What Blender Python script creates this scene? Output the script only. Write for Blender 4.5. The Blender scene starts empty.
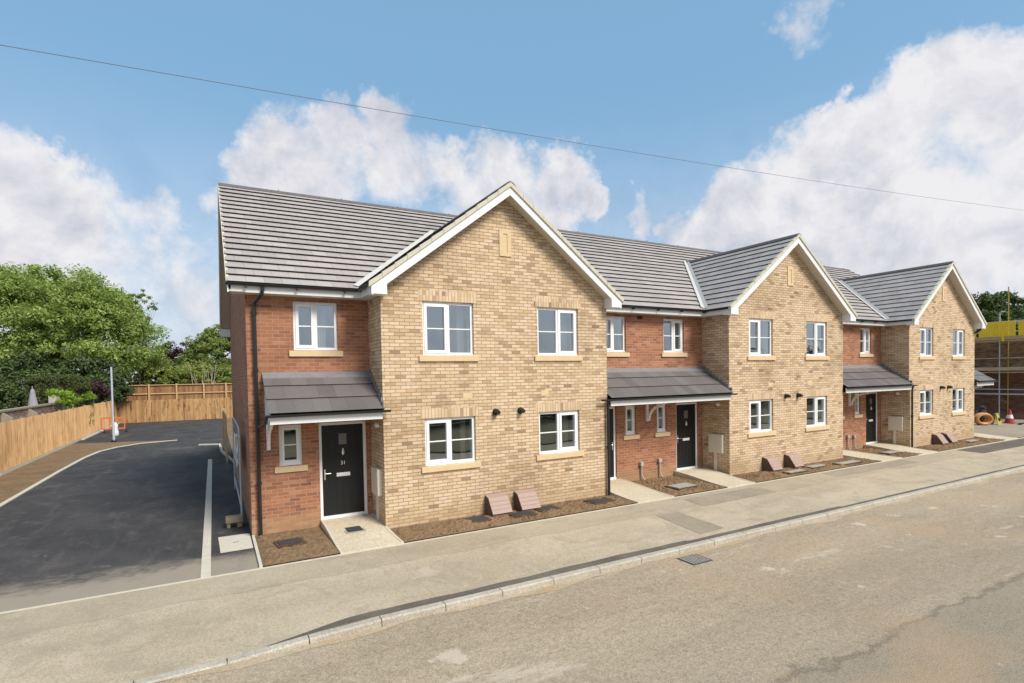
import bpy, math, random
import numpy as np
from mathutils import Vector, Matrix
random.seed(7)
RNG = np.random.default_rng(11)
sc = bpy.context.scene
COL = sc.collection

# ---------------------------------------------------------------- camera
F, CY, YAW, PITCH, ROLL = 540.02, 389.698, .505, -.027, -.018
CAMLOC = Vector((.212, -11.134, 3.113))
cam = bpy.data.cameras.new('camera')
camo = bpy.data.objects.new('camera', cam)
COL.objects.link(camo)
fw = Vector((math.sin(YAW)*math.cos(PITCH), math.cos(YAW)*math.cos(PITCH), math.sin(PITCH)))
ri = Vector((math.cos(YAW), -math.sin(YAW), 0))
up = ri.cross(fw)
r2 = math.cos(ROLL)*ri + math.sin(ROLL)*up
u2 = -math.sin(ROLL)*ri + math.cos(ROLL)*up
camo.matrix_world = Matrix.Translation(CAMLOC) @ Matrix((r2, u2, -fw)).transposed().to_4x4()
cam.sensor_width = 36
cam.lens = F/1024*36
cam.shift_y = (CY-341.5)/1024
cam.clip_end = 3000
cam.clip_start = .05
sc.camera = camo

# ---------------------------------------------------------------- node helpers
class NT:
    def __init__(s, nt):
        s.nt = nt; s.n = nt.nodes; s.l = nt.links
    def new(s, t, **kw):
        n = s.n.new(t)
        for k, v in kw.items(): setattr(n, k, v)
        return n
    def put(s, sock, v):
        if isinstance(v, bpy.types.NodeSocket): s.l.new(v, sock)
        elif v is not None: sock.default_value = v
    def m(s, op, a, b=None, c=None, clamp=False):
        n = s.new('ShaderNodeMath', operation=op); n.use_clamp = clamp
        s.put(n.inputs[0], a); s.put(n.inputs[1], b)
        if c is not None: s.put(n.inputs[2], c)
        return n.outputs[0]
    def v(s, op, a, b=None):
        n = s.new('ShaderNodeVectorMath', operation=op)
        s.put(n.inputs[0], a); s.put(n.inputs[1], b)
        return n.outputs['Value'] if op in ('DOT_PRODUCT', 'LENGTH', 'DISTANCE') else n.outputs[0]
    def mix(s, f, a, b, mode='MIX'):
        n = s.new('ShaderNodeMix', data_type='RGBA', blend_type=mode)
        s.put(n.inputs[0], f)
        for i, x in ((6, a), (7, b)):
            if isinstance(x, (tuple, list)): x = (*x[:3], 1)
            s.put(n.inputs[i], x)
        return n.outputs[2]
    def comb(s, x, y, z=0.0):
        n = s.new('ShaderNodeCombineXYZ')
        for i, q in enumerate((x, y, z)): s.put(n.inputs[i], q)
        return n.outputs[0]
    def sep(s, v):
        n = s.new('ShaderNodeSeparateXYZ'); s.put(n.inputs[0], v)
        return n.outputs
    def noise(s, vec, scale, detail=4, rough=.55, dist=0.0):
        n = s.new('ShaderNodeTexNoise'); s.put(n.inputs['Vector'], vec)
        n.inputs['Scale'].default_value = scale; n.inputs['Detail'].default_value = detail
        n.inputs['Roughness'].default_value = rough; n.inputs['Distortion'].default_value = dist
        return n.outputs['Fac']
    def ramp(s, f, stops, interp='LINEAR'):
        n = s.new('ShaderNodeValToRGB'); s.put(n.inputs[0], f)
        cr = n.color_ramp; cr.interpolation = interp
        while len(cr.elements) < len(stops): cr.elements.new(.5)
        for e, (p, c) in zip(cr.elements, stops):
            e.position = p; e.color = (*c, 1) if len(c) == 3 else c
        return n.outputs[0]
    def sstep(s, x, a, b):
        n = s.new('ShaderNodeMapRange', interpolation_type='SMOOTHSTEP')
        s.put(n.inputs[0], x); n.inputs[1].default_value = a; n.inputs[2].default_value = b
        return n.outputs[0]
    def pos(s):
        return s.new('ShaderNodeNewGeometry').outputs['Position']

def mat(name):
    m = bpy.data.materials.new(name); m.use_nodes = True
    t = NT(m.node_tree)
    for n in list(t.n): t.n.remove(n)
    out = t.new('ShaderNodeOutputMaterial'); b = t.new('ShaderNodeBsdfPrincipled')
    t.l.new(b.outputs[0], out.inputs[0])
    return m, t, b, out

def setb(t, b, col=None, rough=None, spec=None, bump=None, bdist=.01, metal=None):
    if col is not None: t.put(b.inputs['Base Color'], (*col, 1) if isinstance(col, tuple) else col)
    if rough is not None: t.put(b.inputs['Roughness'], rough)
    if spec is not None: b.inputs['Specular IOR Level'].default_value = spec
    if metal is not None: b.inputs['Metallic'].default_value = metal
    if bump is not None:
        n = t.new('ShaderNodeBump'); n.inputs['Distance'].default_value = bdist
        n.inputs['Strength'].default_value = 1
        t.put(n.inputs['Height'], bump); t.l.new(n.outputs[0], b.inputs['Normal'])

def plain(name, col, rough=.5, spec=.4, var=.12, scale=6, metal=None):
    m, t, b, o = mat(name)
    p = t.pos()
    n = t.noise(p, scale, 5, .6)
    c = t.mix(n, tuple(x*(1-var) for x in col), tuple(min(1, x*(1+var)) for x in col))
    rr = t.m('ADD', t.m('MULTIPLY', t.noise(p, scale*2.3, 3), .2), rough-.1)
    setb(t, b, c, rr, spec, metal=metal)
    return m

def brick_mat(name, stops, mortar, soldier=False, stain=.25, dirt=None):
    m, t, b, o = mat(name)
    g = t.new('ShaderNodeNewGeometry')
    P = t.sep(g.outputs['Position']); N = t.sep(g.outputs['True Normal'])
    isx = t.m('GREATER_THAN', t.m('ABSOLUTE', N[0]), .6)
    U = t.m('ADD', t.m('MULTIPLY', P[1], isx), t.m('MULTIPLY', P[0], t.m('SUBTRACT', 1.0, isx)))
    U = t.m('ADD', U, 60.0); V = t.m('ADD', P[2], 30.0)
    if soldier: U, V = V, U
    bw, bh, mo = .225, .075, .0125
    v = t.m('DIVIDE', V, bh); row = t.m('FLOOR', v)
    u = t.m('ADD', t.m('DIVIDE', U, bw), t.m('MULTIPLY', t.m('MODULO', row, 2.0), .5)) if not soldier else t.m('DIVIDE', U, bw)
    colu = t.m('FLOOR', u)
    fu = t.m('MULTIPLY', t.m('FRACT', u), bw); fv = t.m('MULTIPLY', t.m('FRACT', v), bh)
    mu = t.m('LESS_THAN', fu, mo) if not soldier else t.m('LESS_THAN', fu, .0)
    mv = t.m('LESS_THAN', fv, mo)
    mm = t.m('MAXIMUM', mu, mv)
    wn = t.new('ShaderNodeTexWhiteNoise', noise_dimensions='2D')
    t.put(wn.inputs['Vector'], t.comb(colu, row))
    c = t.ramp(wn.outputs['Value'], stops)
    sc_ = t.sep(wn.outputs['Color'])
    pv = t.comb(t.m('MULTIPLY', U, 1.0), t.m('MULTIPLY', V, 1.0), 0.0)
    fine = t.noise(pv, 55, 4, .6)
    c = t.mix(t.m('MULTIPLY', fine, .35), c, t.mix(1.0, c, (.45, .4, .38), 'MULTIPLY'))
    mcol = t.mix(t.noise(pv, 3, 3), mortar, tuple(x*.8 for x in mortar))
    c = t.mix(mm, c, mcol)
    big = t.noise(pv, .55, 6, .62)
    c = t.mix(t.sstep(big, .45, .75), c, t.mix(1.0, c, (1-stain, 1-stain*1.1, 1-stain*1.2), 'MULTIPLY'))
    pt = t.m('MULTIPLY', t.sstep(t.noise(t.v('MULTIPLY', pv, Vector((2.2, 5.5, 1))), 1.0, 3, .6), .58, .70), t.m('GREATER_THAN', sc_[1], .45))
    c = t.mix(t.m('MULTIPLY', pt, .6), c, t.mix(1.0, c, (.68, .62, .56), 'MULTIPLY'))
    bl = t.m('MULTIPLY', t.sstep(t.noise(t.v('MULTIPLY', pv, Vector((.9, 1.4, 1))), 1.0, 7, .7, .5), .58, .72), .22)
    c = t.mix(bl, c, (.74, .66, .54))
    # dust splash just above the soil
    spl = t.m('MULTIPLY', t.sstep(t.m('ADD', t.m('MULTIPLY', P[2], -1.0), t.m('MULTIPLY', big, .35)), -.25, .12), .45)
    c = t.mix(spl, c, (.42, .29, .16))
    h = t.m('ADD', t.m('MULTIPLY', t.m('SUBTRACT', 1.0, mm), .8), t.m('MULTIPLY', fine, .25))
    setb(t, b, c, .88, .25, h, .006)
    return m

def ground_mat(name, c1, c2, c3, scale=.5, grain=90, rough=.9, bump=.004, streak=None):
    m, t, b, o = mat(name)
    p = t.pos()
    if streak: p = t.v('MULTIPLY', p, Vector(streak))
    a = t.noise(p, scale, 7, .62, .6); a2 = t.noise(p, scale*4.3, 6, .65)
    gr = t.noise(t.pos(), grain, 3, .75); gr2 = t.noise(t.pos(), grain*.33, 4, .8)
    c = t.mix(t.sstep(a, .35, .65), c1, c2)
    c = t.mix(t.m('MULTIPLY', t.sstep(a2, .52, .75), .75), c, c3)
    c = t.mix(t.m('MULTIPLY', t.sstep(gr, .42, .62), .6), c, t.mix(1.0, c, (.5, .5, .5), 'MULTIPLY'))
    c = t.mix(t.m('MULTIPLY', t.sstep(gr2, .5, .66), .42), c, t.mix(1.0, c, (.58, .57, .56), 'MULTIPLY'))
    c = t.mix(t.m('MULTIPLY', t.sstep(gr2, .48, .34), .35), c, t.mix(1.0, c, (1.35, 1.33, 1.3), 'MULTIPLY'))
    sp = t.noise(t.pos(), grain*1.9, 2, .5)
    c = t.mix(t.m('MULTIPLY', t.sstep(sp, .60, .70), .5), c, tuple(min(1, x*1.7) for x in c2))
    setb(t, b, c, rough, .3, t.m('ADD', gr, t.m('MULTIPLY', a2, .6)), bump)
    return m, t, b, c

# ---------------------------------------------------------------- materials
BUFF = [(0, (.32, .225, .15)), (.03, (.46, .335, .22)), (.12, (.58, .43, .275)), (.35, (.66, .51, .33)), (.65, (.72, .57, .385)), (.88, (.74, .57, .42)), (1, (.60, .42, .24))]
REDB = [(0, (.25, .11, .075)), (.10, (.32, .14, .085)), (.4, (.39, .165, .09)), (.75, (.43, .19, .105)), (.92, (.49, .24, .145)), (1, (.35, .145, .085))]
DRKB = [(0, (.10, .05, .035)), (.4, (.17, .08, .05)), (1, (.23, .11, .07))]
BUFD = [(0, (.14, .085, .05)), (.4, (.27, .18, .11)), (1, (.36, .25, .15))]
M = {}
M['buff'] = brick_mat('buff_brick', BUFF, (.36, .255, .16), stain=.32)
M['buff_soldier'] = brick_mat('buff_soldier_brick', BUFF, (.45, .34, .22), soldier=True)
M['red'] = brick_mat('red_brick', REDB, (.47, .33, .235), stain=.25)
M['dark_brick'] = brick_mat('brown_brick', DRKB, (.26, .19, .14))
M['dull_buff'] = brick_mat('dull_buff_brick', BUFD, (.34, .27, .2))
M['garden_brick'] = brick_mat('garden_brick', [(0, (.2, .09, .07)), (.5, (.34, .19, .15)), (1, (.44, .3, .25))], (.45, .4, .34))
M['white'] = plain('white_upvc', (.80, .82, .84), .32, .5, .03)
M['fascia'] = plain('fascia_white', (.76, .77, .78), .4, .45, .05, 2.5)
M['soffit'] = plain('soffit_cream', (.62, .58, .52), .6, .3, .06, 3)
M['cream'] = plain('verge_cream', (.55, .52, .42), .7, .3, .15, 6)
M['valley'] = plain('valley_grey', (.50, .49, .46), .55, .35, .1, 5)
M['stone'] = plain('cast_stone', (.64, .49, .30), .85, .25, .12, 12)
M['joint'] = plain('sealant', (.50, .38, .25), .8, .2, .1)
M['black'] = plain('black_upvc', (.018, .019, .021), .35, .5, .2)
M['door'] = plain('black_door', (.011, .0115, .013), .45, .35, .2, 14)
M['chrome'] = plain('chrome', (.75, .75, .76), .22, .6, .05, metal=1.0)
M['satin'] = plain('letterbox_metal', (.7, .7, .72), .4, .5, .05)
M['plaster'] = plain('plaster', (.68, .68, .66), .9, .2, .05)
M['floorroom'] = plain('room_surface', (.50, .47, .43), .9, .2, .1)  # one even colour for the walls, floor and ceiling of the rooms
M['curtain'] = plain('curtain', (.75, .73, .70), .9, .2, .08, 20)
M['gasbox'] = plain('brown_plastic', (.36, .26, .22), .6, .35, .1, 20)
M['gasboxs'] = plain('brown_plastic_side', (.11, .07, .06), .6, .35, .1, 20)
M['meter'] = plain('meter_cream', (.68, .62, .52), .5, .4, .05)
M['iron'] = plain('cast_iron', (.05, .05, .052), .6, .5, .35, 30)
M['concrete'] = plain('concrete_pale', (.56, .52, .43), .9, .2, .18, 7)
M['concgrey'] = plain('concrete_grey', (.36, .34, .30), .9, .2, .25, 9)
M['blockm'] = plain('dirty_concrete', (.26, .21, .15), .9, .2, .4, 14)
M['galv'] = plain('galvanised', (.40, .45, .50), .5, .5, .12, 18)
M['lampgrey'] = plain('lamp_grey', (.42, .48, .55), .5, .4, .08, 5)
M['orange'] = plain('orange_plastic', (.62, .16, .07), .45, .4, .1)
M['conered'] = plain('cone_red', (.36, .04, .04), .5, .4, .2)
M['orangep'] = plain('orange_pipe', (.55, .27, .10), .5, .4, .1)
M['yellow'] = plain('yellow_mesh', (.85, .60, .04), .6, .3, .15, 4)
M['yellowd'] = plain('yellow_dusty', (.42, .33, .06), .6, .3, .2, 9)
M['boards'] = plain('scaffold_board', (.45, .35, .23), .85, .2, .3, 3)
M['sack'] = plain('black_sack', (.02, .02, .022), .35, .5, .3, 9)
M['bag'] = plain('white_bag', (.7, .7, .7), .6, .3, .1, 9)
M['parasol'] = plain('parasol_cloth', (.30, .28, .31), .9, .2, .2, 14)
M['oldwood'] = plain('old_wood', (.30, .26, .19), .9, .2, .3, 8)
M['paper'] = plain('paper_white', (.8, .8, .8), .7, .3, .02)
M['paperred'] = plain('paper_red', (.6, .08, .06), .7, .3, .02)
M['paperyel'] = plain('paper_yellow', (.75, .6, .06), .7, .3, .02)
M['papergrn'] = plain('paper_green', (.1, .35, .12), .7, .3, .02)
M['paperblu'] = plain('paper_blue', (.08, .2, .5), .7, .3, .02)
M['cable'] = plain('cable_black', (.16, .15, .15), .6, .3)
M['render'] = plain('old_render', (.42, .38, .32), .9, .2, .25, 3)
M['pipe'] = plain('pipe_grey', (.42, .41, .40), .5, .4, .08)
M['bark'] = plain('bark', (.11, .085, .06), .95, .15, .4, 9)
M['palewood'] = plain('pale_stem', (.40, .36, .27), .9, .2, .3, 9)

def glass_mat(name, refl, tint):
    m, t, b, o = mat(name)
    t.n.remove(b)
    tr = t.new('ShaderNodeBsdfTransparent'); tr.inputs[0].default_value = (*tint, 1)
    gl = t.new('ShaderNodeBsdfGlossy'); gl.inputs['Roughness'].default_value = .015
    gl.inputs['Color'].default_value = (.9, .95, 1, 1)
    p = t.pos()
    bn = t.new('ShaderNodeBump'); bn.inputs['Distance'].default_value = .004; bn.inputs['Strength'].default_value = .5
    t.put(bn.inputs['Height'], t.noise(p, 1.6, 1, .5)); t.l.new(bn.outputs[0], gl.inputs['Normal'])
    lw = t.new('ShaderNodeLayerWeight'); lw.inputs[0].default_value = .5
    f = t.m('ADD', t.m('MULTIPLY', t.m('POWER', lw.outputs['Facing'], 3.0), .6), refl, clamp=True)
    mx = t.new('ShaderNodeMixShader'); t.put(mx.inputs[0], f)
    t.l.new(tr.outputs[0], mx.inputs[1]); t.l.new(gl.outputs[0], mx.inputs[2]); t.l.new(mx.outputs[0], o.inputs[0])
    return m
M['glass'] = glass_mat('window_glass', .36, (.74, .78, .78))
M['obscure'] = plain('obscure_glass', (.16, .15, .15), .12, .8, .3, 30)

def tile_mat(name, c1, c2, c3, rough=.7):
    # UV in metres: u along the course, v = course number
    m, t, b, o = mat(name)
    uv = t.new('ShaderNodeUVMap').outputs[0]; s = t.sep(uv)
    row = t.m('FLOOR', t.m('ADD', s[1], .001))
    u = t.m('ADD', t.m('DIVIDE', s[0], .33), t.m('MULTIPLY', t.m('MODULO', row, 2.0), .5))
    fu = t.m('FRACT', u)
    wn = t.new('ShaderNodeTexWhiteNoise', noise_dimensions='2D'); t.put(wn.inputs['Vector'], t.comb(t.m('FLOOR', u), row))
    c = t.ramp(wn.outputs['Value'], [(0, c1), (.5, c2), (1, c3)])
    p = t.pos()
    c = t.mix(t.m('MULTIPLY', t.sstep(t.noise(p, .8, 5), .4, .7), .4), c, t.mix(1.0, c, (.72, .74, .8), 'MULTIPLY'))
    c = t.mix(t.m('MULTIPLY', t.noise(p, 26, 4, .7), .3), c, t.mix(1.0, c, (.5, .5, .5), 'MULTIPLY'))
    j = t.m('LESS_THAN', fu, .022)
    c = t.mix(t.m('MULTIPLY', j, .45), c, (.12, .11, .11))
    setb(t, b, c, rough, .4, t.m('SUBTRACT', t.noise(p, 40, 4, .7), j), .003)
    return m
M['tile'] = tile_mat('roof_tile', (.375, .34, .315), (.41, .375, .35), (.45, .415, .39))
M['tiledk'] = plain('tile_edge_shadow', (.03, .026, .028), .8, .3, .25, 20)  # dark cut edges, blackened to paint in the shadow line under each course
M['ridge'] = plain('ridge_tile', (.13, .12, .12), .8, .3, .25, 12)
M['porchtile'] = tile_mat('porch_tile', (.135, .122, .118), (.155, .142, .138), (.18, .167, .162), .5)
M['lead'] = plain('lead_flashing', (.20, .20, .21), .5, .5, .3, 8)

def wood_mat(name, c1, c2, c3, axis=0, bw=.1, darkfoot=0.0):
    m, t, b, o = mat(name)
    P = t.sep(t.pos()); a = P[axis]
    k = t.m('FLOOR', t.m('DIVIDE', t.m('ADD', a, 100.0), bw))
    wn = t.new('ShaderNodeTexWhiteNoise', noise_dimensions='1D'); t.put(wn.inputs['W'], k)
    c = t.ramp(wn.outputs['Value'], [(0, c1), (.5, c2), (1, c3)])
    g = t.noise(t.v('MULTIPLY', t.pos(), Vector((22, 22, 2.2))), 1.0, 5, .6)
    c = t.mix(t.m('MULTIPLY', t.sstep(g, .42, .7), .55), c, t.mix(1.0, c, (.5, .42, .36), 'MULTIPLY'))
    bl = t.noise(t.v('MULTIPLY', t.pos(), Vector((1, 1, .7))), .9, 5, .65)
    c = t.mix(t.m('MULTIPLY', t.sstep(bl, .46, .7), .6), c, t.mix(1.0, c, (.62, .55, .5), 'MULTIPLY'))
    if darkfoot:
        st = t.noise(t.v('MULTIPLY', t.pos(), Vector((3.2, 3.2, .8))), 1.0, 6, .7)
        q = t.m('MULTIPLY', t.sstep(st, .52, .66), darkfoot)
        c = t.mix(q, c, (.07, .04, .025))
    setb(t, b, c, .85, .2, g, .004)
    return m
M['fence'] = wood_mat('fence_new', (.50, .33, .165), (.58, .39, .205), (.64, .45, .25), 1, .1)
M['fenceback'] = wood_mat('fence_stained', (.36, .21, .095), (.45, .275, .125), (.50, .32, .16), 0, .1, .75)
M['fencerail'] = plain('fence_rail', (.50, .34, .18), .85, .2, .2, 8)
M['fencein'] = wood_mat('fence_brown', (.22, .12, .055), (.29, .165, .08), (.34, .20, .10), 0, .1, .3)

M['road'], t, b, c = ground_mat('road_dusty', (.375, .305, .215), (.445, .365, .26), (.48, .37, .265), .5, 38, .9, .012, (.45, 1.5, 1))
# worn darker stretches and pale stains of the road, fixed to the place
p = t.pos(); P = t.sep(p)
dk = t.noise(t.v('MULTIPLY', p, Vector((.10, .55, 1))), 1.0, 5, .6)
bd = t.m('ADD', t.m('MULTIPLY', P[1], -1.0), t.m('ADD', t.m('MULTIPLY', dk, 1.4), t.m('MULTIPLY', t.noise(p, 1.7, 7, .7), .8)))
band = t.m('ADD', t.m('MULTIPLY', t.sstep(bd, 8.75, 8.95), .55), t.m('MULTIPLY', t.sstep(bd, 6.0, 8.6), .35))
edgec = t.sstep(t.m('ABSOLUTE', t.m('SUBTRACT', bd, 8.8)), .10, .0)
c2 = t.mix(t.m('MULTIPLY', band, .62), c, (.22, .195, .15))
c2 = t.mix(t.m('MULTIPLY', edgec, .5), c2, (.10, .085, .065))
cr = t.noise(t.v('MULTIPLY', p, Vector((.35, 1.3, 1))), 1.3, 9, .72, 1.4)
crk = t.sstep(t.m('ABSOLUTE', t.m('SUBTRACT', cr, .5)), .012, .0)
c2 = t.mix(t.m('MULTIPLY', crk, .30), c2, (.15, .13, .10))
orange_ = t.m('MULTIPLY', t.sstep(t.noise(t.v('ADD', p, Vector((3.0, 7.3, 0))), .33, 4), .52, .68), .45)
c2 = t.mix(orange_, c2, (.44, .30, .18))
pal = t.m('MAXIMUM', t.m('MULTIPLY', t.sstep(t.noise(p, 1.6, 6, .6), .655, .70), .6), t.m('MULTIPLY', t.sstep(t.noise(t.v('MULTIPLY', p, Vector((.5, 2.2, 1))), .9, 8, .7), .60, .68), .45))
c2 = t.mix(pal, c2, (.60, .52, .42))
spt = t.m('MULTIPLY', t.sstep(t.noise(p, 5.5, 3, .6), .68, .73), .5)
c2 = t.mix(spt, c2, (.13, .11, .085))
b.inputs['Base Color'].default_value = (0, 0, 0, 1); t.l.new(c2, b.inputs['Base Color'])

M['pave'], t, b, c = ground_mat('footway_dusty', (.44, .37, .265), (.54, .46, .34), (.34, .29, .205), .42, 70, .9, .006, (.6, 1.2, 1))
p = t.pos()
wv = t.noise(p, 1.1, 8, .7, 1.0)
c2 = t.mix(t.m('MULTIPLY', t.sstep(wv, .53, .60), .38), c, (.31, .265, .20))
c2 = t.mix(t.m('MULTIPLY', t.sstep(t.noise(p, .8, 8, .7, .8), .56, .66), .4), c2, (.56, .48, .40))
PP = t.sep(p); sy = t.m('ADD', PP[1], t.m('MULTIPLY', t.noise(p, .6, 4, .6), .5))
seam = t.m('MULTIPLY', t.sstep(t.m('ABSOLUTE', t.m('ADD', sy, 1.75)), .035, .0), .35)
c2 = t.mix(seam, c2, (.22, .19, .14))
c2 = t.mix(t.m('MULTIPLY', t.sstep(sy, -1.80, -1.72), .28), c2, (.30, .26, .19))
fx = t.m('ABSOLUTE', t.m('SUBTRACT', t.m('FRACT', t.m('DIVIDE', t.m('ADD', PP[0], t.m('MULTIPLY', wv, .15)), 6.1)), .5))
c2 = t.mix(t.m('MULTIPLY', t.sstep(t.noise(p, 4.2, 6, .7), .60, .68), .35), c2, (.24, .20, .15))
c2 = t.mix(t.m('MULTIPLY', t.sstep(fx, .003, .0), .3), c2, (.2, .17, .13))
t.l.new(c2, b.inputs['Base Color'])
M['pavedark'], *_ = ground_mat('footway_patch', (.33, .285, .215), (.40, .345, .255), (.27, .23, .17), .9, 80, .9, .006)
M['tarmac'], t, b, c = ground_mat('new_tarmac', (.046, .045, .046), (.074, .070, .070), (.13, .118, .108), .7, 42, .82, .01)
P = t.sep(t.pos())
ed = t.m('ADD', t.m('MULTIPLY', P[1], -1.0), t.m('ADD', t.m('MULTIPLY', t.noise(t.pos(), .9, 6, .65), 1.3), t.m('MULTIPLY', t.noise(t.v('MULTIPLY', t.pos(), Vector((1, 2, 1))), 4.5, 9, .75), 1.3)))
c2 = t.mix(t.m('MULTIPLY', t.sstep(ed, .9, 1.9), .85), c, (.36, .31, .24))
lf = t.m('MULTIPLY', t.sstep(t.noise(t.pos(), .35, 5, .6), .58, .72), .3)
c2 = t.mix(lf, c2, (.20, .17, .13))
st_ = t.noise(t.v('MULTIPLY', t.pos(), Vector((2.6, .35, 1))), 1.0, 7, .7)
c2 = t.mix(t.m('MULTIPLY', t.sstep(st_, .54, .66), .2), c2, (.16, .15, .14))
c2 = t.mix(t.m('MULTIPLY', t.sstep(t.noise(t.pos(), 3.2, 6, .7), .62, .70), .4), c2, (.24, .21, .18))
t.l.new(c2, b.inputs['Base Color'])
M['tarstrip'], *_ = ground_mat('tarmac_strip', (.12, .105, .09), (.17, .15, .12), (.24, .20, .155), .8, 80, .85, .006)
M['soil'], t, b, c = ground_mat('soil', (.22, .145, .08), (.29, .19, .105), (.15, .095, .055), 1.2, 30, .97, .03)
M['soildark'], *_ = ground_mat('soil_dark', (.10, .065, .04), (.17, .11, .062), (.07, .05, .035), 3.2, 30, .97, .03)
M['clod'], *_ = ground_mat('clods', (.18, .115, .065), (.30, .21, .13), (.12, .08, .05), 3.2, 30, .97, .01)
M['grass'], *_ = ground_mat('grass', (.13, .12, .06), (.17, .15, .08), (.11, .09, .05), .4, 20, .95, .02)
M['slab'], t, b, c = ground_mat('path_slab', (.60, .52, .38), (.66, .58, .44), (.54, .46, .33), .9, 50, .85, .002)

def leaf_mat(name, dark, mid, lite, trans=.4):
    m, t, b, o = mat(name)
    g = t.new('ShaderNodeNewGeometry')
    n = t.noise(g.outputs['Position'], .55, 4, .6)
    r = t.m('ADD', t.m('MULTIPLY', g.outputs['Random Per Island'], .6), t.m('MULTIPLY', t.sstep(n, .35, .65), .4))
    c = t.ramp(r, [(0, dark), (.5, mid), (1, lite)])
    setb(t, b, c, .6, .3)
    tl = t.new('ShaderNodeBsdfTranslucent'); t.l.new(t.mix(1.0, c, (1.3, 1.25, .6), 'MULTIPLY'), tl.inputs[0])
    mx = t.new('ShaderNodeMixShader'); mx.inputs[0].default_value = trans
    t.l.new(b.outputs[0], mx.inputs[1]); t.l.new(tl.outputs[0], mx.inputs[2]); t.l.new(mx.outputs[0], o.inputs[0])
    return m
M['leaf_main'] = leaf_mat('leaf_main', (.11, .165, .04), (.27, .37, .10), (.50, .59, .22))
M['leaf_lime'] = leaf_mat('leaf_lime', (.15, .20, .05), (.27, .33, .09), (.42, .46, .18))
M['leaf_mid'] = leaf_mat('leaf_mid', (.10, .15, .04), (.21, .28, .08), (.36, .43, .15))
M['leaf_dark'] = leaf_mat('leaf_dark', (.035, .06, .02), (.07, .11, .035), (.13, .18, .06), .2)
M['leaf_purple'] = leaf_mat('leaf_purple', (.03, .015, .02), (.06, .03, .035), (.11, .07, .06), .2)
M['leaf_hedge'] = leaf_mat('leaf_hedge', (.045, .065, .02), (.08, .11, .03), (.13, .16, .05), .2)
M['leaf_olive'] = leaf_mat('leaf_olive', (.07, .07, .035), (.14, .13, .06), (.25, .22, .12), .2)
M['leaf_bright'] = leaf_mat('leaf_bright', (.14, .24, .02), (.24, .38, .04), (.36, .50, .09))

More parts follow.
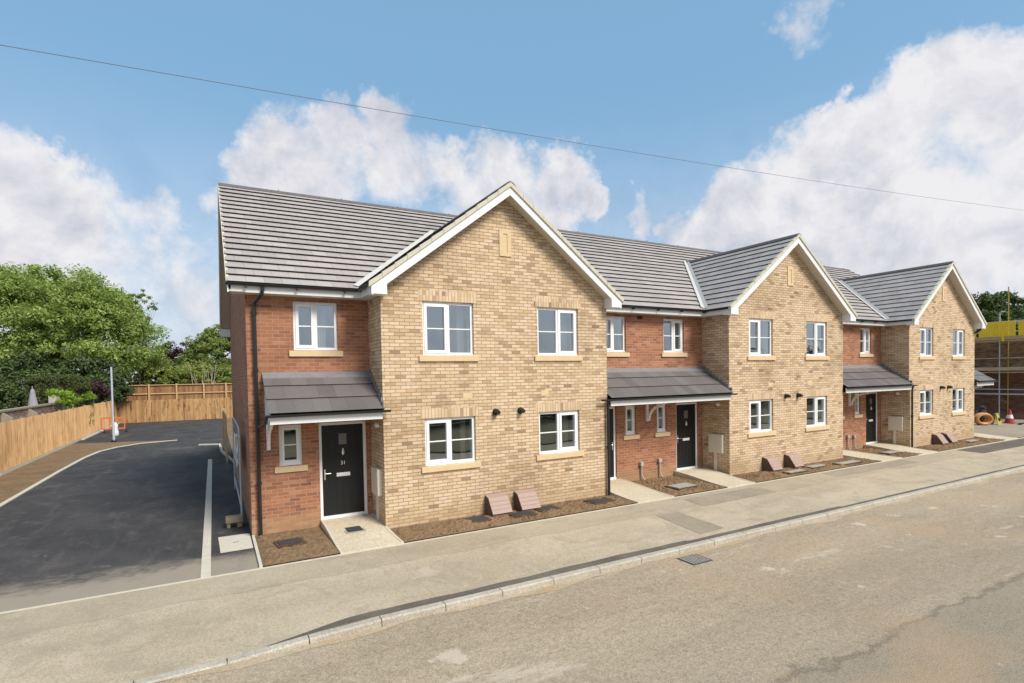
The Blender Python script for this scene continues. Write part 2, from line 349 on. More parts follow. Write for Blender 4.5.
# ---------------------------------------------------------------- mesh helpers
class MB:
    def __init__(s): s.v = []; s.f = []; s.mi = []; s.uv = []
    def quad(s, a, b, c, d, mi=0, uv=None):
        i = len(s.v); s.v += [tuple(a), tuple(b), tuple(c), tuple(d)]; s.f.append((i, i+1, i+2, i+3)); s.mi.append(mi); s.uv.append(uv)
        return s
    def poly(s, pts, mi=0, uv=None):
        i = len(s.v); s.v += [tuple(p) for p in pts]; s.f.append(tuple(range(i, i+len(pts)))); s.mi.append(mi); s.uv.append(uv)
        return s
    def box(s, x0, x1, y0, y1, z0, z1, mi=0, skip=''):
        i = len(s.v)
        s.v += [(x, y, z) for z in (z0, z1) for y in (y0, y1) for x in (x0, x1)]
        F_ = {'b': (0, 2, 3, 1), 't': (4, 5, 7, 6), 'f': (0, 1, 5, 4), 'k': (2, 6, 7, 3), 'l': (0, 4, 6, 2), 'r': (1, 3, 7, 5)}
        for k, q in F_.items():
            if k not in skip: s.f.append(tuple(i+a for a in q)); s.mi.append(mi); s.uv.append(None)
        return s
    def prism(s, prof, ext, mi=0):
        # prof: list of 3D points (planar outline), ext: Vector offset
        n = len(prof); i = len(s.v); e = Vector(ext)
        s.v += [tuple(p) for p in prof] + [tuple(Vector(p)+e) for p in prof]
        s.f.append(tuple(range(i+n-1, i-1, -1))); s.f.append(tuple(range(i+n, i+2*n)))
        s.mi += [mi, mi]; s.uv += [None, None]
        for k in range(n):
            a = i+k; b_ = i+(k+1) % n
            s.f.append((a, b_, b_+n, a+n)); s.mi.append(mi); s.uv.append(None)
        return s
    def tube(s, pts, r, seg=8, mi=0, cap=True):
        pts = [Vector(p) for p in pts]; rs = r if isinstance(r, (list, tuple)) else [r]*len(pts)
        rings = []; prev = None
        for k, p in enumerate(pts):
            d = (pts[min(k+1, len(pts)-1)]-pts[max(k-1, 0)]).normalized()
            a = prev if prev is not None else (Vector((0, 0, 1)) if abs(d.z) < .9 else Vector((1, 0, 0)))
            x = (a - d*a.dot(d)).normalized(); y = d.cross(x); prev = x
            rings.append(len(s.v))
            for q in range(seg):
                t_ = 2*math.pi*q/seg; s.v.append(tuple(p+(x*math.cos(t_)+y*math.sin(t_))*rs[k]))
        for k in range(len(rings)-1):
            for q in range(seg):
                a, b_ = rings[k]+q, rings[k]+(q+1) % seg; c_, d_ = rings[k+1]+(q+1) % seg, rings[k+1]+q
                s.f.append((a, b_, c_, d_)); s.mi.append(mi); s.uv.append(None)
        if cap:
            s.f.append(tuple(reversed(range(rings[0], rings[0]+seg)))); s.f.append(tuple(range(rings[-1], rings[-1]+seg)))
            s.mi += [mi, mi]; s.uv += [None, None]
        return s
    def lathe(s, c, prof, seg=16, mi=0):
        return s.tube([(c[0], c[1], c[2]+z) for r, z in prof], [r for r, z in prof], seg, mi)
    def build(s, name, m, parent=None, smooth=False, recenter=True, bevel=0):
        V = np.array(s.v, float)
        if recenter and len(V): c = np.array([(V[:, 0].min()+V[:, 0].max())/2, (V[:, 1].min()+V[:, 1].max())/2, V[:, 2].min()])
        else: c = np.zeros(3)
        me = bpy.data.meshes.new(name); me.from_pydata([tuple(p) for p in (V-c)], [], s.f)
        ms = m if isinstance(m, (list, tuple)) else [m]
        for q in ms: me.materials.append(q)
        if len(ms) > 1: me.polygons.foreach_set('material_index', s.mi)
        if any(u is not None for u in s.uv):
            ul = me.uv_layers.new(name='UVMap'); k = 0
            for f, u in zip(s.f, s.uv):
                for j in range(len(f)):
                    ul.data[k].uv = u[j] if u is not None else (0, 0); k += 1
        if smooth: me.polygons.foreach_set('use_smooth', [True]*len(me.polygons))
        me.update()
        o = bpy.data.objects.new(name, me); COL.objects.link(o)
        wl = Vector(c); 
        if parent is not None:
            o.parent = parent; o.location = wl-Vector(parent['_w'])
        else: o.location = wl
        o['_w'] = tuple(wl)
        if bevel:
            md = o.modifiers.new('bevel', 'BEVEL'); md.width = bevel; md.segments = 2; md.limit_method = 'ANGLE'
        return o

def empty(name, loc, label, cat, group=None):
    o = bpy.data.objects.new(name, None); COL.objects.link(o); o.location = loc; o['_w'] = tuple(loc)
    o.empty_display_size = .2
    return tag(o, label, cat, group)
def tag(o, label, cat, group=None):
    o['label'] = label; o['category'] = cat
    if group: o['group'] = group
    return o
def struct(o): o['kind'] = 'structure'; return o

# ================================================================= SETTING
def sheet(name, pts, z, m, thick=0):
    mb = MB()
    P3 = [(p[0], p[1], p[2] if len(p) > 2 else z) for p in pts]
    if thick: mb.prism([(a, b_, c_-thick) for a, b_, c_ in P3], (0, 0, thick))
    else: mb.poly(P3)
    return struct(mb.build(name, m, recenter=False))

ROADZ = -.22
sheet('ground', [(-900, -900), (900, -900), (900, 1200), (-900, 1200)], -.32, M['grass'])
sheet('road', [(-120, -10.6), (240, -10.6), (240, -3.93), (-120, -3.93)], ROADZ, M['road'])
sheet('verge', [(-120, -14), (240, -14), (240, -10.6), (-120, -10.6)], -.15, M['grass'], .1)
# footway: falls gently from the plot edging to the kerb
fwm = MB(); fxs = [-60, -20] + [q*.2 for q in range(-10, 16)] + [120]
for xa, xb in zip(fxs[:-1], fxs[1:]):
    za, zb = [-.12-.083*(1-min(1, max(0, (q-.3)/1.4))) for q in (xa, xb)]
    fwm.quad((xa, -3.9, za), (xb, -3.9, zb), (xb, -2.9, -.114+(zb+.12)*.25), (xa, -2.9, -.114+(za+.12)*.25))
    fwm.quad((xa, -2.9, -.114+(za+.12)*.25), (xb, -2.9, -.114+(zb+.12)*.25), (xb, -1.10, -.10), (xa, -1.10, -.10))
struct(fwm.build('footway', M['pave'], recenter=False))
# kerb: upstand along the terrace, dropped in front of the car park entrance
kb = MB()
x = 1.0; xs = []
def kz(x):  # kerb top height
    return -.118 - .085*(1-min(1, max(0, (x-.3)/1.4)))
L = .915; x = -40
while x < 110:
    g = .012
    a, b_ = x+g/2, x+L-g/2
    za, zb = kz(a), kz(b_)
    prof = [(-4.03, ROADZ-.1), (-4.03, 0), (-4.015, 1), (-3.90, 1), (-3.90, ROADZ-.1)]
    i = len(kb.v)
    for xx, zz in ((a, za), (b_, zb)):
        kb.v += [(xx, -4.03, ROADZ-.1), (xx, -4.03, zz-.02), (xx, -4.005, zz), (xx, -3.895, zz), (xx, -3.895, ROADZ-.1)]
    for k in range(4): kb.f.append((i+k, i+k+1, i+k+6, i+k+5)); kb.mi.append(0); kb.uv.append(None)
    kb.f.append((i, i+4, i+3, i+2, i+1)); kb.f.append((i+5, i+6, i+7, i+8, i+9)); kb.mi += [0, 0]; kb.uv += [None, None]
    x += L
mk, t, b, c = ground_mat('kerb_concrete', (.44, .40, .33), (.52, .48, .40), (.36, .31, .24), 1.3, 60, .9, .003)
struct(kb.build('kerb', mk, recenter=False))
# fresh tarmac infill behind the kerb, ragged inner edge
mb = MB(); xs = np.arange(.7, 40, .1)
for k in range(len(xs)-1):
    w = [.01+.25*min(1, (q-.7)/1.3)*(.66+.07*math.sin(q*1.3)+.04*math.sin(q*5.1))*(1 if q < 8 else .75 if q < 13 else .45) for q in (xs[k], xs[k+1])]
    zk = [(-.12-.083*(1-min(1, max(0, (q-.3)/1.4)))) for q in (xs[k], xs[k+1])]
    zi = [z_+(-.114+(z_+.12)*.25-z_)*(w_+.005) for z_, w_ in zip(zk, w)]
    mb.quad((xs[k], -3.895, zk[0]+.006), (xs[k+1], -3.895, zk[1]+.006), (xs[k+1], -3.895+w[1], zi[1]+.006), (xs[k], -3.895+w[0], zi[0]+.006))
struct(mb.build('footway_infill', M['tarstrip'], recenter=False))
for nm, pts in (('footway_patch', [(8.6, -3.6), (9.35, -3.55), (9.5, -2.15), (8.85, -2.1)]),
                ('footway_patch', [(10.4, -2.1), (13.2, -2.05), (13.3, -1.35), (10.5, -1.35)]),
                ('footway_patch', [(16.5, -1.75), (21.2, -1.8), (21.3, -1.18), (16.6, -1.18)]),
                ('footway_patch', [(25.2, -2.1), (31.5, -2.1), (31.6, -1.2), (25.3, -1.2)]),
                ):
    mb = MB(); mb.poly([(a, b_, -.12+(b_+3.9)/2.8*.02+.004) for a, b_ in pts])
    struct(mb.build(nm, M['pavedark'] if pts[0][0] < 25 else M['tarstrip'], recenter=False))
# gutter line of dust along the kerb
mdust, *_ = ground_mat('gutter_dust', (.44, .33, .20), (.50, .41, .29), (.38, .30, .2), 1.0, 60, .95, .004)
mb = MB(); xs = np.arange(-6, 60, .4)
for k in range(len(xs)-1):
    w = [.10+.06*math.sin(q*1.7)+.05*math.sin(q*4.3) for q in (xs[k], xs[k+1])]
    mb.quad((xs[k], -4.031-w[0], ROADZ+.004), (xs[k+1], -4.031-w[1], ROADZ+.004), (xs[k+1], -4.031, ROADZ+.004), (xs[k], -4.031, ROADZ+.004))
struct(mb.build('gutter_dust', mdust, recenter=False))
# edging at the back of the footway
struct(MB().box(-60, 60, -1.10, -1.05, -.3, -.092).build('edging_kerb', M['concrete'], recenter=False))
# car park tarmac
sheet('car_park', [(-60, -1.05), (.86, -1.05), (.86, 41), (-12, 41), (-60, 41)], -.096, M['tarmac'])
struct(MB().box(-.06, .085, -1.05, 14, -.2, -.088).build('car_park_edging', M['concrete'], recenter=False))
# plots: soil, up to the walls
sheet('soil_bed', [(.86, -1.05), (60, -1.05), (60, 41), (.86, 41)], -.075, M['soil'])
struct(MB().box(.81, .86, -1.05, 1.02, -.3, -.055).build('plot_edging', M['concrete'], recenter=False))
# rough soil mounds (displaced strip) in the beds
def soil_strip(x0, x1, y0, y1, m, amp=.06):
    nx, ny = int((x1-x0)/.06)+1, int((y1-y0)/.06)+1
    mb = MB(); X = np.linspace(x0, x1, nx); Y = np.linspace(y0, y1, ny)
    H = RNG.random((nx, ny))*amp*.6
    for _ in range(int((x1-x0)*5)):
        cx, cy, r = RNG.uniform(x0, x1), RNG.uniform(y0, y1), RNG.uniform(.04, .22)
        H += np.exp(-((X[:, None]-cx)**2+(Y[None]-cy)**2)/r**2)*amp*RNG.uniform(.2, 1)
    edge = np.minimum(np.minimum(X[:, None]-x0, x1-X[:, None]), np.minimum(Y[None]-y0, y1-Y[None])+0*X[:, None])
    H = H*np.clip(edge/.12, 0, 1)
    i0 = 0
    mb.v = [(X[i], Y[j], -.073+H[i, j]) for i in range(nx) for j in range(ny)]
    for i in range(nx-1):
        for j in range(ny-1):
            a = i*ny+j; mb.f.append((a, a+ny, a+ny+1, a+1))
    mb.mi = [0]*len(mb.f); mb.uv = [None]*len(mb.f)
    return struct(mb.build('soil_bed', m, recenter=False))
soil_strip(.87, 2.14, -1.03, 1.0, M['soil'])
soil_strip(3.33, 9.2, -1.03, -.02, M['soil'])
soil_strip(10.5, 12.5, -1.03, 1.0, M['soil'])
soil_strip(13.9, 20.2, -1.03, -.02, M['soil'])
soil_strip(21.6, 23.2, -1.03, 1.0, M['soil'])
soil_strip(24.6, 30.3, -1.03, -.02, M['soil'])
# clods and stones
mb = MB()
for _ in range(2600):
    cx = RNG.uniform(.95, 30); cy = RNG.uniform(-1.0, -.05) if not (9.3 < cx < 13.8 or cx < 3.2 or 20 < cx < 24.3) else RNG.uniform(-1.0, .95)
    if any(a < cx < b_ for a, b_ in ((2.1, 3.4), (9.15, 10.55), (12.5, 13.95), (20.2, 22.3), (22.6, 24.5))): continue
    r = .008+.022*RNG.random()**3; z = -.06
    mb.lathe((cx, cy, z), [(r*.5, -.01), (r, r*.3), (r*.7, r*.9), (r*.1, r*1.1)], 5)
o_ = mb.build('soil_clods', M['clod'], recenter=False); o_['kind'] = 'stuff'; o_['label'] = 'small dark clods and stones scattered over the soil'; o_['category'] = 'soil'

# paths: ramp up to each door, with a slim edging each side
def path(x0b, x1b, x0f, x1f, yb, yf, zt, slabs=True):
    mb = MB(); n = 8; ys = [yb+(yf-yb)*k/n for k in range(n+1)]
    def z(k): 
        q = k/n; return zt+(-.075-zt)*(3*q*q-2*q*q*q)**1.0
    for k in range(n):
        qa, qb = k/n, (k+1)/n
        xa0, xa1 = x0b+(x0f-x0b)*qa, x1b+(x1f-x1b)*qa; xb0, xb1 = x0b+(x0f-x0b)*qb, x1b+(x1f-x1b)*qb
        mb.quad((xb0, ys[k+1], z(k+1)), (xb1, ys[k+1], z(k+1)), (xa1, ys[k], z(k)), (xa0, ys[k], z(k)))
        for xa, xb, s_ in ((xa0, xb0, -1), (xa1, xb1, 1)):
            mb.quad((xa, ys[k], z(k)), (xb, ys[k+1], z(k+1)), (xb, ys[k+1], -.3), (xa, ys[k], -.3))
    mb.quad((x0f, yf, z(n)), (x1f, yf, z(n)), (x1f, yf, -.3), (x0f, yf, -.3))
    struct(mb.build('path', M['slab'] if not slabs else M['slabs'], recenter=False))
    for sgn, xa, xb in ((-1, x0b, x0f), (1, x1b, x1f)):
        e = MB(); 
        for k in range(n):
            qa, qb = k/n, (k+1)/n
            p0 = xa+(xb-xa)*qa; p1 = xa+(xb-xa)*qb
            w = .045*sgn
            A = [(p0, ys[k], z(k)+.008), (p0+w, ys[k], z(k)+.008), (p1+w, ys[k+1], z(k+1)+.008), (p1, ys[k+1], z(k+1)+.008)]
            e.prism([(a, b_, c_-.25) for a, b_, c_ in A], (0, 0, .25))
        struct(e.build('path_edging', M['concrete'], recenter=False))
# slab path material with joints
ms, t, b, c = ground_mat('path_slabs', (.60, .52, .38), (.66, .58, .44), (.54, .46, .33), .9, 50, .85, .002)
P = t.sep(t.pos())
ju = t.m('FRACT', t.m('DIVIDE', t.m('ADD', P[1], 10.28), .46)); row = t.m('FLOOR', t.m('DIVIDE', t.m('ADD', P[1], 10.28), .46))
jx = t.m('FRACT', t.m('ADD', t.m('DIVIDE', P[0], .62), t.m('MULTIPLY', row, .37)))
jm = t.m('MAXIMUM', t.m('LESS_THAN', ju, .02), t.m('LESS_THAN', jx, .015))
t.l.new(t.mix(t.m('MULTIPLY', jm, .5), c, (.36, .30, .20)), b.inputs['Base Color'])
M['slabs'] = ms
path(2.20, 3.24, 2.20, 3.30, 1.02, -1.05, .05, True)
path(9.30, 10.42, 9.32, 10.45, 1.02, -1.05, .05, False)
path(12.66, 13.80, 12.55, 13.62, 1.02, -1.05, .05, False)
path(19.95, 21.0, 20.35, 21.6, 1.02, -1.05, .05, False)
path(23.15, 24.3, 22.85, 24.15, 1.02, -1.05, .05, False)
path(30.2, 31.3, 30.1, 31.4, 1.02, -1.05, .05, False)

# left planting strip and its kerb
edge = [(-4.9, -1.05), (-4.85, 3), (-4.8, 8), (-4.78, 14), (-4.7, 17.8), (-4.5, 20.1), (-4.0, 21.6), (-3.2, 22.7), (-1.6, 23.3)]
sheet('planting_strip', [(-6.35, -1.05)] + edge + [(-2.4, 23.6), (-6.35, 24.8)], -.08, M['soil'])
mb = MB()
for (a, b_), (c_, d_) in zip(edge[:-1], edge[1:]):
    dx, dy = c_-a, d_-b_; l = math.hypot(dx, dy); nx, ny = dy/l*.06, -dx/l*.06
    mb.prism([(a-nx, b_-ny, -.2), (a+nx, b_+ny, -.2), (c_+nx, d_+ny, -.2), (c_-nx, d_-ny, -.2)], (0, 0, .13))
struct(mb.build('strip_kerb', M['concrete'], recenter=False))
struct(MB().box(-6.35, -6.22, 27, 40.3, -.2, -.03).build('strip_kerb', M['concrete'], recenter=False))
mb = MB()
for (a, b_), (c_, d_) in zip([(.86, 12), (.46, 16.5), (.40, 19.5)], [(.46, 16.5), (.40, 19.5), (-.5, 19.9)]):
    dx, dy = c_-a, d_-b_; l = math.hypot(dx, dy); nx, ny = dy/l*.05, -dx/l*.05
    mb.prism([(a-nx, b_-ny, -.2), (a+nx, b_+ny, -.2), (c_+nx, d_+ny, -.2), (c_-nx, d_-ny, -.2)], (0, 0, .16))
struct(mb.build('strip_kerb', M['concrete'], recenter=False))

# ================================================================= TERRACE
T = empty('terraced_building', (16, 5.5, -.1), 'long terrace of buff and red brick with three white edged gables and grey roof', 'terrace')
D = 1.03; TOP = 4.84
G = [(3.29, 9.21), (13.89, 19.85), (24.40, 30.02)]
XL, XR, YB = .82, 31.0, 11.75
RX0, RX1 = .50, 31.32
EY, EZ, RY, RZ = .68, 5.02, 6.2, 8.60     # main roof eave and ridge
SL = (RZ-EZ)/(RY-EY)
RB = 2*RY-EY
WT = .30

def wall_grid(mb, x0, x1, z0, z1, y, holes, depth=.11):
    """wall face at y (facing -y) with openings; each opening gets brick reveals"""
    xs = sorted({x0, x1} | {h[0] for h in holes} | {h[1] for h in holes})
    zs = sorted({z0, z1} | {h[2] for h in holes} | {h[3] for h in holes})
    xs = [q for q in xs if x0 <= q <= x1]; zs = [q for q in zs if z0 <= q <= z1]
    for i in range(len(xs)-1):
        for j in range(len(zs)-1):
            cx, cz = (xs[i]+xs[i+1])/2, (zs[j]+zs[j+1])/2
            if any(h[0] < cx < h[1] and h[2] < cz < h[3] for h in holes): continue
            mb.quad((xs[i], y, zs[j]), (xs[i+1], y, zs[j]), (xs[i+1], y, zs[j+1]), (xs[i], y, zs[j+1]))
    for a, b_, c_, d_ in holes:
        k = y+depth
        mb.quad((a, y, c_), (a, y, d_), (a, k, d_), (a, k, c_)); mb.quad((b_, y, c_), (b_, k, c_), (b_, k, d_), (b_, y, d_))
        mb.quad((a, y, d_), (b_, y, d_), (b_, k, d_), (a, k, d_)); mb.quad((a, y, c_), (a, k, c_), (b_, k, c_), (b_, y, c_))

def window(x0, x1, z0, z1, y, sash='L', lintel=True, curtain=None, narrow=False, sillw=.1, sillx1=None):
    """frame + casement + glazing bars; children pane, sill, soldier course, room lining"""
    fy = y+.055; r = .06
    fr = MB()
    fr.box(x0, x0+r, fy, fy+.07, z0, z1); fr.box(x1-r, x1, fy, fy+.07, z0, z1)
    fr.box(x0+r, x1-r, fy, fy+.07, z1-r, z1); fr.box(x0+r, x1-r, fy, fy+.07, z0, z0+r)
    lights = []
    if narrow:
        q = .045; a, b_, c_, d_ = x0+r, x1-r, z0+r, z1-r
        fr.box(a, a+q, fy-.012, fy+.05, c_, d_); fr.box(b_-q, b_, fy-.012, fy+.05, c_, d_)
        fr.box(a+q, b_-q, fy-.012, fy+.05, d_-q, d_); fr.box(a+q, b_-q, fy-.012, fy+.05, c_, c_+q)
        lights.append((a+q, b_-q, c_+q, d_-q))
    else:
        mid = (x0+x1)/2 + (.0 if sash == 'L' else .0)
        fr.box(mid-.035, mid+.035, fy, fy+.07, z0+r, z1-r)
        for side, a, b_ in (('L', x0+r, mid-.035), ('R', mid+.035, x1-r)):
            c_, d_ = z0+r, z1-r
            if side == sash:
                q = .052
                fr.box(a-.012, a+q, fy-.016, fy-.001, c_-.012, d_+.012); fr.box(b_-q, b_+.012, fy-.016, fy-.001, c_-.012, d_+.012)
                fr.box(a+q, b_-q, fy-.016, fy-.001, d_-q, d_+.012); fr.box(a+q, b_-q, fy-.016, fy-.001, c_-.012, c_+q)
                fr.box(a, a+q, fy, fy+.05, c_, d_); fr.box(b_-q, b_, fy, fy+.05, c_, d_)
                fr.box(a+q, b_-q, fy, fy+.05, d_-q, d_); fr.box(a+q, b_-q, fy, fy+.05, c_, c_+q)
                lights.append((a+q, b_-q, c_+q, d_-q))
            else:
                q = .012
                lights.append((a, b_, c_, d_))
    for a, b_, c_, d_ in lights:
        zc = (c_+d_)/2; fr.box(a, b_, fy+.012, fy+.03, zc-.012, zc+.012)
    w = fr.build('window', M['white'], T)
    for a, b_, c_, d_ in lights:
        MB().quad((a, fy+.033, c_), (b_, fy+.033, c_), (b_, fy+.033, d_), (a, fy+.033, d_)).build('pane', M['glass'], w)
    # sill
    sx1 = sillx1 if sillx1 else x1+sillw
    MB().box(x0-sillw, sx1, y-.045, y+.054, z0-.135, z0-.012).build('sill', M['stone'], w, bevel=.006)
    MB().box(x0, x1, fy-.03, fy-.001, z0-.011, z0+.02).build('cill_trim', M['white'], w)
    if lintel:
        MB().box(x0-.09, x1+.09, y-.004, y+.02, z1+.005, z1+.225).build('soldier_course', M['buff_soldier'], w)
    # the room behind, with plaster reveals
    rm = MB(); y0, y1, y2 = fy+.071, y+.36, y+2.6
    rm.quad((x0, y0, z0), (x0, y1, z0), (x0, y1, z1), (x0, y0, z1)); rm.quad((x1, y0, z0), (x1, y0, z1), (x1, y1, z1), (x1, y1, z0))
    rm.quad((x0, y0, z1), (x0, y1, z1), (x1, y1, z1), (x1, y0, z1)); rm.quad((x0, y0, z0), (x1, y0, z0), (x1, y1, z0), (x0, y1, z0))
    X0, X1, Z0, Z1 = max(x0-.7, XL+.06), x1+.7, z0-.9, z1+.15
    rm.box(X0, X1, y1, y2, Z0, Z1, 1, skip='f')
    for a, b_, c_, d_ in ((X0, x0, Z0, Z1), (x1, X1, Z0, Z1), (x0, x1, Z0, z0), (x0, x1, z1, Z1)):
        rm.quad((a, y1, c_), (b_, y1, c_), (b_, y1, d_), (a, y1, d_), 1)
    rm.build('room_lining', [M['plaster'], M['floorroom']], w)
    if curtain:
        for a, b_ in curtain:
            cu = MB(); n = 14
            for k in range(n):
                xa, xb = a+(b_-a)*k/n, a+(b_-a)*(k+1)/n
                ya, yb2 = y+.42+.03*math.sin(k*2.1), y+.42+.03*math.sin((k+1)*2.1)
                cu.quad((xa, ya, z0-.1), (xb, yb2, z0-.1), (xb, yb2, z1), (xa, ya, z1))
            cu.build('curtain', M['curtain'], w)
    return w

def text_mesh(name, txt, size, loc, m, parent):
    cu = bpy.data.curves.new(name, 'FONT'); cu.body = txt; cu.size = size; cu.extrude = .003; cu.align_x = 'CENTER'
    tmp = bpy.data.objects.new(name, cu); COL.objects.link(tmp)
    bpy.context.view_layer.update()
    me = bpy.data.meshes.new_from_object(tmp.evaluated_get(bpy.context.evaluated_depsgraph_get()))
    bpy.data.objects.remove(tmp)
    o = bpy.data.objects.new(name, me); COL.objects.link(o); me.materials.clear(); me.materials.append(m)
    o.parent = parent; o.rotation_euler = (math.pi/2, 0, 0)
    o.location = Vector(loc)-Vector(parent['_w']); o['_w'] = tuple(loc)
    return o

def door(x0, x1, z0, z1, y, hinge='R', number=None, ajar=False):
    fy = y+.05; r = .062
    fr = MB(); fr.box(x0, x0+r, fy, fy+.08, z0, z1); fr.box(x1-r, x1, fy, fy+.08, z0, z1); fr.box(x0+r, x1-r, fy, fy+.08, z1-r, z1)
    fr.box(x0, x1, fy-.03, fy+.08, z0-.06, z0+.035)
    dr = fr.build('door', M['white'], T)
    a, b_, c_, d_ = x0+r, x1-r, z0+.036, z1-r
    lf = MB(); lf.box(a+.004, b_-.004, fy+.015, fy+.06, c_, d_)
    leaf = lf.build('door_leaf', M['door'], dr)
    # cottage style: fine vertical grooves
    gr = MB()
    for k in range(1, 6):
        gx = a+(b_-a)*k/6; gr.box(gx-.004, gx+.004, fy+.010, fy+.0148, c_+.1, d_-.1)
    gr.build('door_moulding', M['door'], dr)
    cx = (a+b_)/2; h = d_-c_
    MB().box(cx-.085, cx+.085, fy+.006, fy+.0145, c_+h*.78, c_+h*.78+.24).build('door_glass', M['obscure'], dr)
    # knocker
    kn = MB(); zk = c_+h*.69
    kn.lathe((cx, fy-.004, zk), [(.006, -.06), (.022, -.045), (.034, 0), (.022, .045), (.014, .055), (.02, .075), (.006, .095)], 10)
    kn.build('door_knocker', M['satin'], dr)
    lb = MB(); zl = c_+h*.445
    lb.box(cx-.145, cx+.145, fy+.004, fy+.0145, zl-.04, zl+.04); lb.box(cx-.115, cx+.115, fy-.004, fy+.0035, zl-.02, zl+.018)
    lb.build('letterbox', M['satin'], dr)
    hx = (a+.05) if hinge == 'R' else (b_-.05); s_ = 1 if hinge == 'R' else -1
    hd = MB(); hd.box(hx-.016, hx+.016, fy+.002, fy+.0145, zl-.09, zl+.14)
    hd.tube([(hx, fy+.002, zl+.05), (hx, fy-.045, zl+.05), (hx+s_*.12, fy-.05, zl+.05)], .011, 8)
    hd.build('handle', M['chrome'], dr)
    if number:
        text_mesh('house_number', number, .115, (cx, fy+.011, c_+h*.555), M['satin'], dr)
    return dr

# window / opening tables -------------------------------------------------
ZU, ZL = (3.578, 4.75), (1.166, 2.20)
gwin = [[(4.195, 5.405, 'L'), (7.10, 8.305, 'R')], [(14.81, 15.97, 'L'), (17.73, 18.90, 'R')], [(25.24, 26.33, 'L'), (28.0, 29.09, 'R')]]
recess = [
    dict(x=(XL, 3.29), up=[(1.718, 2.617, 'L')], small=[(1.373, 1.823)], doors=[(2.166, 3.18, 'R', '31')]),
    dict(x=(9.21, 13.89), up=[(9.87, 10.755, 'L'), (12.235, 13.10, 'R')], small=[(10.70, 11.10), (11.93, 12.33)], doors=[(9.40, 10.36, 'L', None), (12.73, 13.69, 'R', None)]),
    dict(x=(19.85, 24.40), up=[(20.35, 21.10, 'L'), (22.87, 23.66, 'R')], small=[(21.25, 21.63), (22.50, 22.88)], doors=[(20.0, 20.93, 'L', None), (23.28, 24.2, 'R', None)]),
    dict(x=(30.02, XR), up=[], small=[], doors=[]),
]
SB = 1.30; ST = 2.15; DB, DT = .075, 2.155

for gi, (a, b_) in enumerate(G):
    holes = []
    for x0, x1, s_ in gwin[gi]:
        holes += [(x0, x1, *ZU), (x0, x1, *ZL)]
    mid = (a+b_)/2
    mb = MB()
    wall_grid(mb, a, b_, -.3, TOP, 0, holes)
    zap = 7.30; s = (zap-5.0)/(mid-(a-.24))
    mb.poly([(a, 0, TOP), (b_, 0, TOP), (b_, 0, 5.0+s*.2), (mid, 0, zap), (a, 0, 5.0+s*.2)])
    for xx in (a, b_):
        mb.quad((xx, 0, -.3), (xx, D+.02, -.3), (xx, D+.02, 5.05), (xx, 0, 5.05))
    mb.build('gable_wall', M['buff'], T)
    # movement joint down the middle
    MB().box(mid-.005, mid+.005, -.003, .002, .0, 5.88).build('movement_joint', M['joint'], T)
    # slit vent in stone surround
    sv = MB(); zc = 6.19; h2, w2 = .31, .155
    sv.box(mid-w2, mid-.055, -.02, .03, zc-h2, zc+h2); sv.box(mid+.055, mid+w2, -.02, .03, zc-h2, zc+h2)
    sv.box(mid-.055, mid+.055, -.02, .03, zc+h2-.1, zc+h2); sv.box(mid-.055, mid+.055, -.02, .03, zc-h2, zc-h2+.08)
    sv.box(mid-.055, mid+.055, -.006, .03, zc-h2+.08, zc+h2-.1)
    sv.build('gable_slit', M['stone'], T)
    for x0, x1, s_ in gwin[gi]:
        cur = None
        if gi == 0: cur = [(x1-.24, x1-.08)]
        window(x0, x1, *ZU, 0, s_, True, cur)
        window(x0, x1, *ZL, 0, s_, True, [(x1-.2, x1-.09)] if gi == 0 else None)
    # round black flue terminals
    for k in (-1, 1):
        vx = mid+k*.33 if gi == 0 else mid+k*.32+.05
        v_ = MB(); v_.tube([(vx, .02, 2.27), (vx, -.10, 2.27)], .062, 14); v_.tube([(vx, -.10, 2.27), (vx, -.16, 2.26)], .048, 12)
        v_.tube([(vx, -.002, 2.27), (vx, -.012, 2.27)], .08, 14)
        v_.build('flue_terminal', M['black'], T)
    for vx in (mid-1.03, mid+1.03):
        MB().box(vx-.11, vx+.11, -.004, .02, 2.60, 2.73).build('air_brick', M['stone'], T)

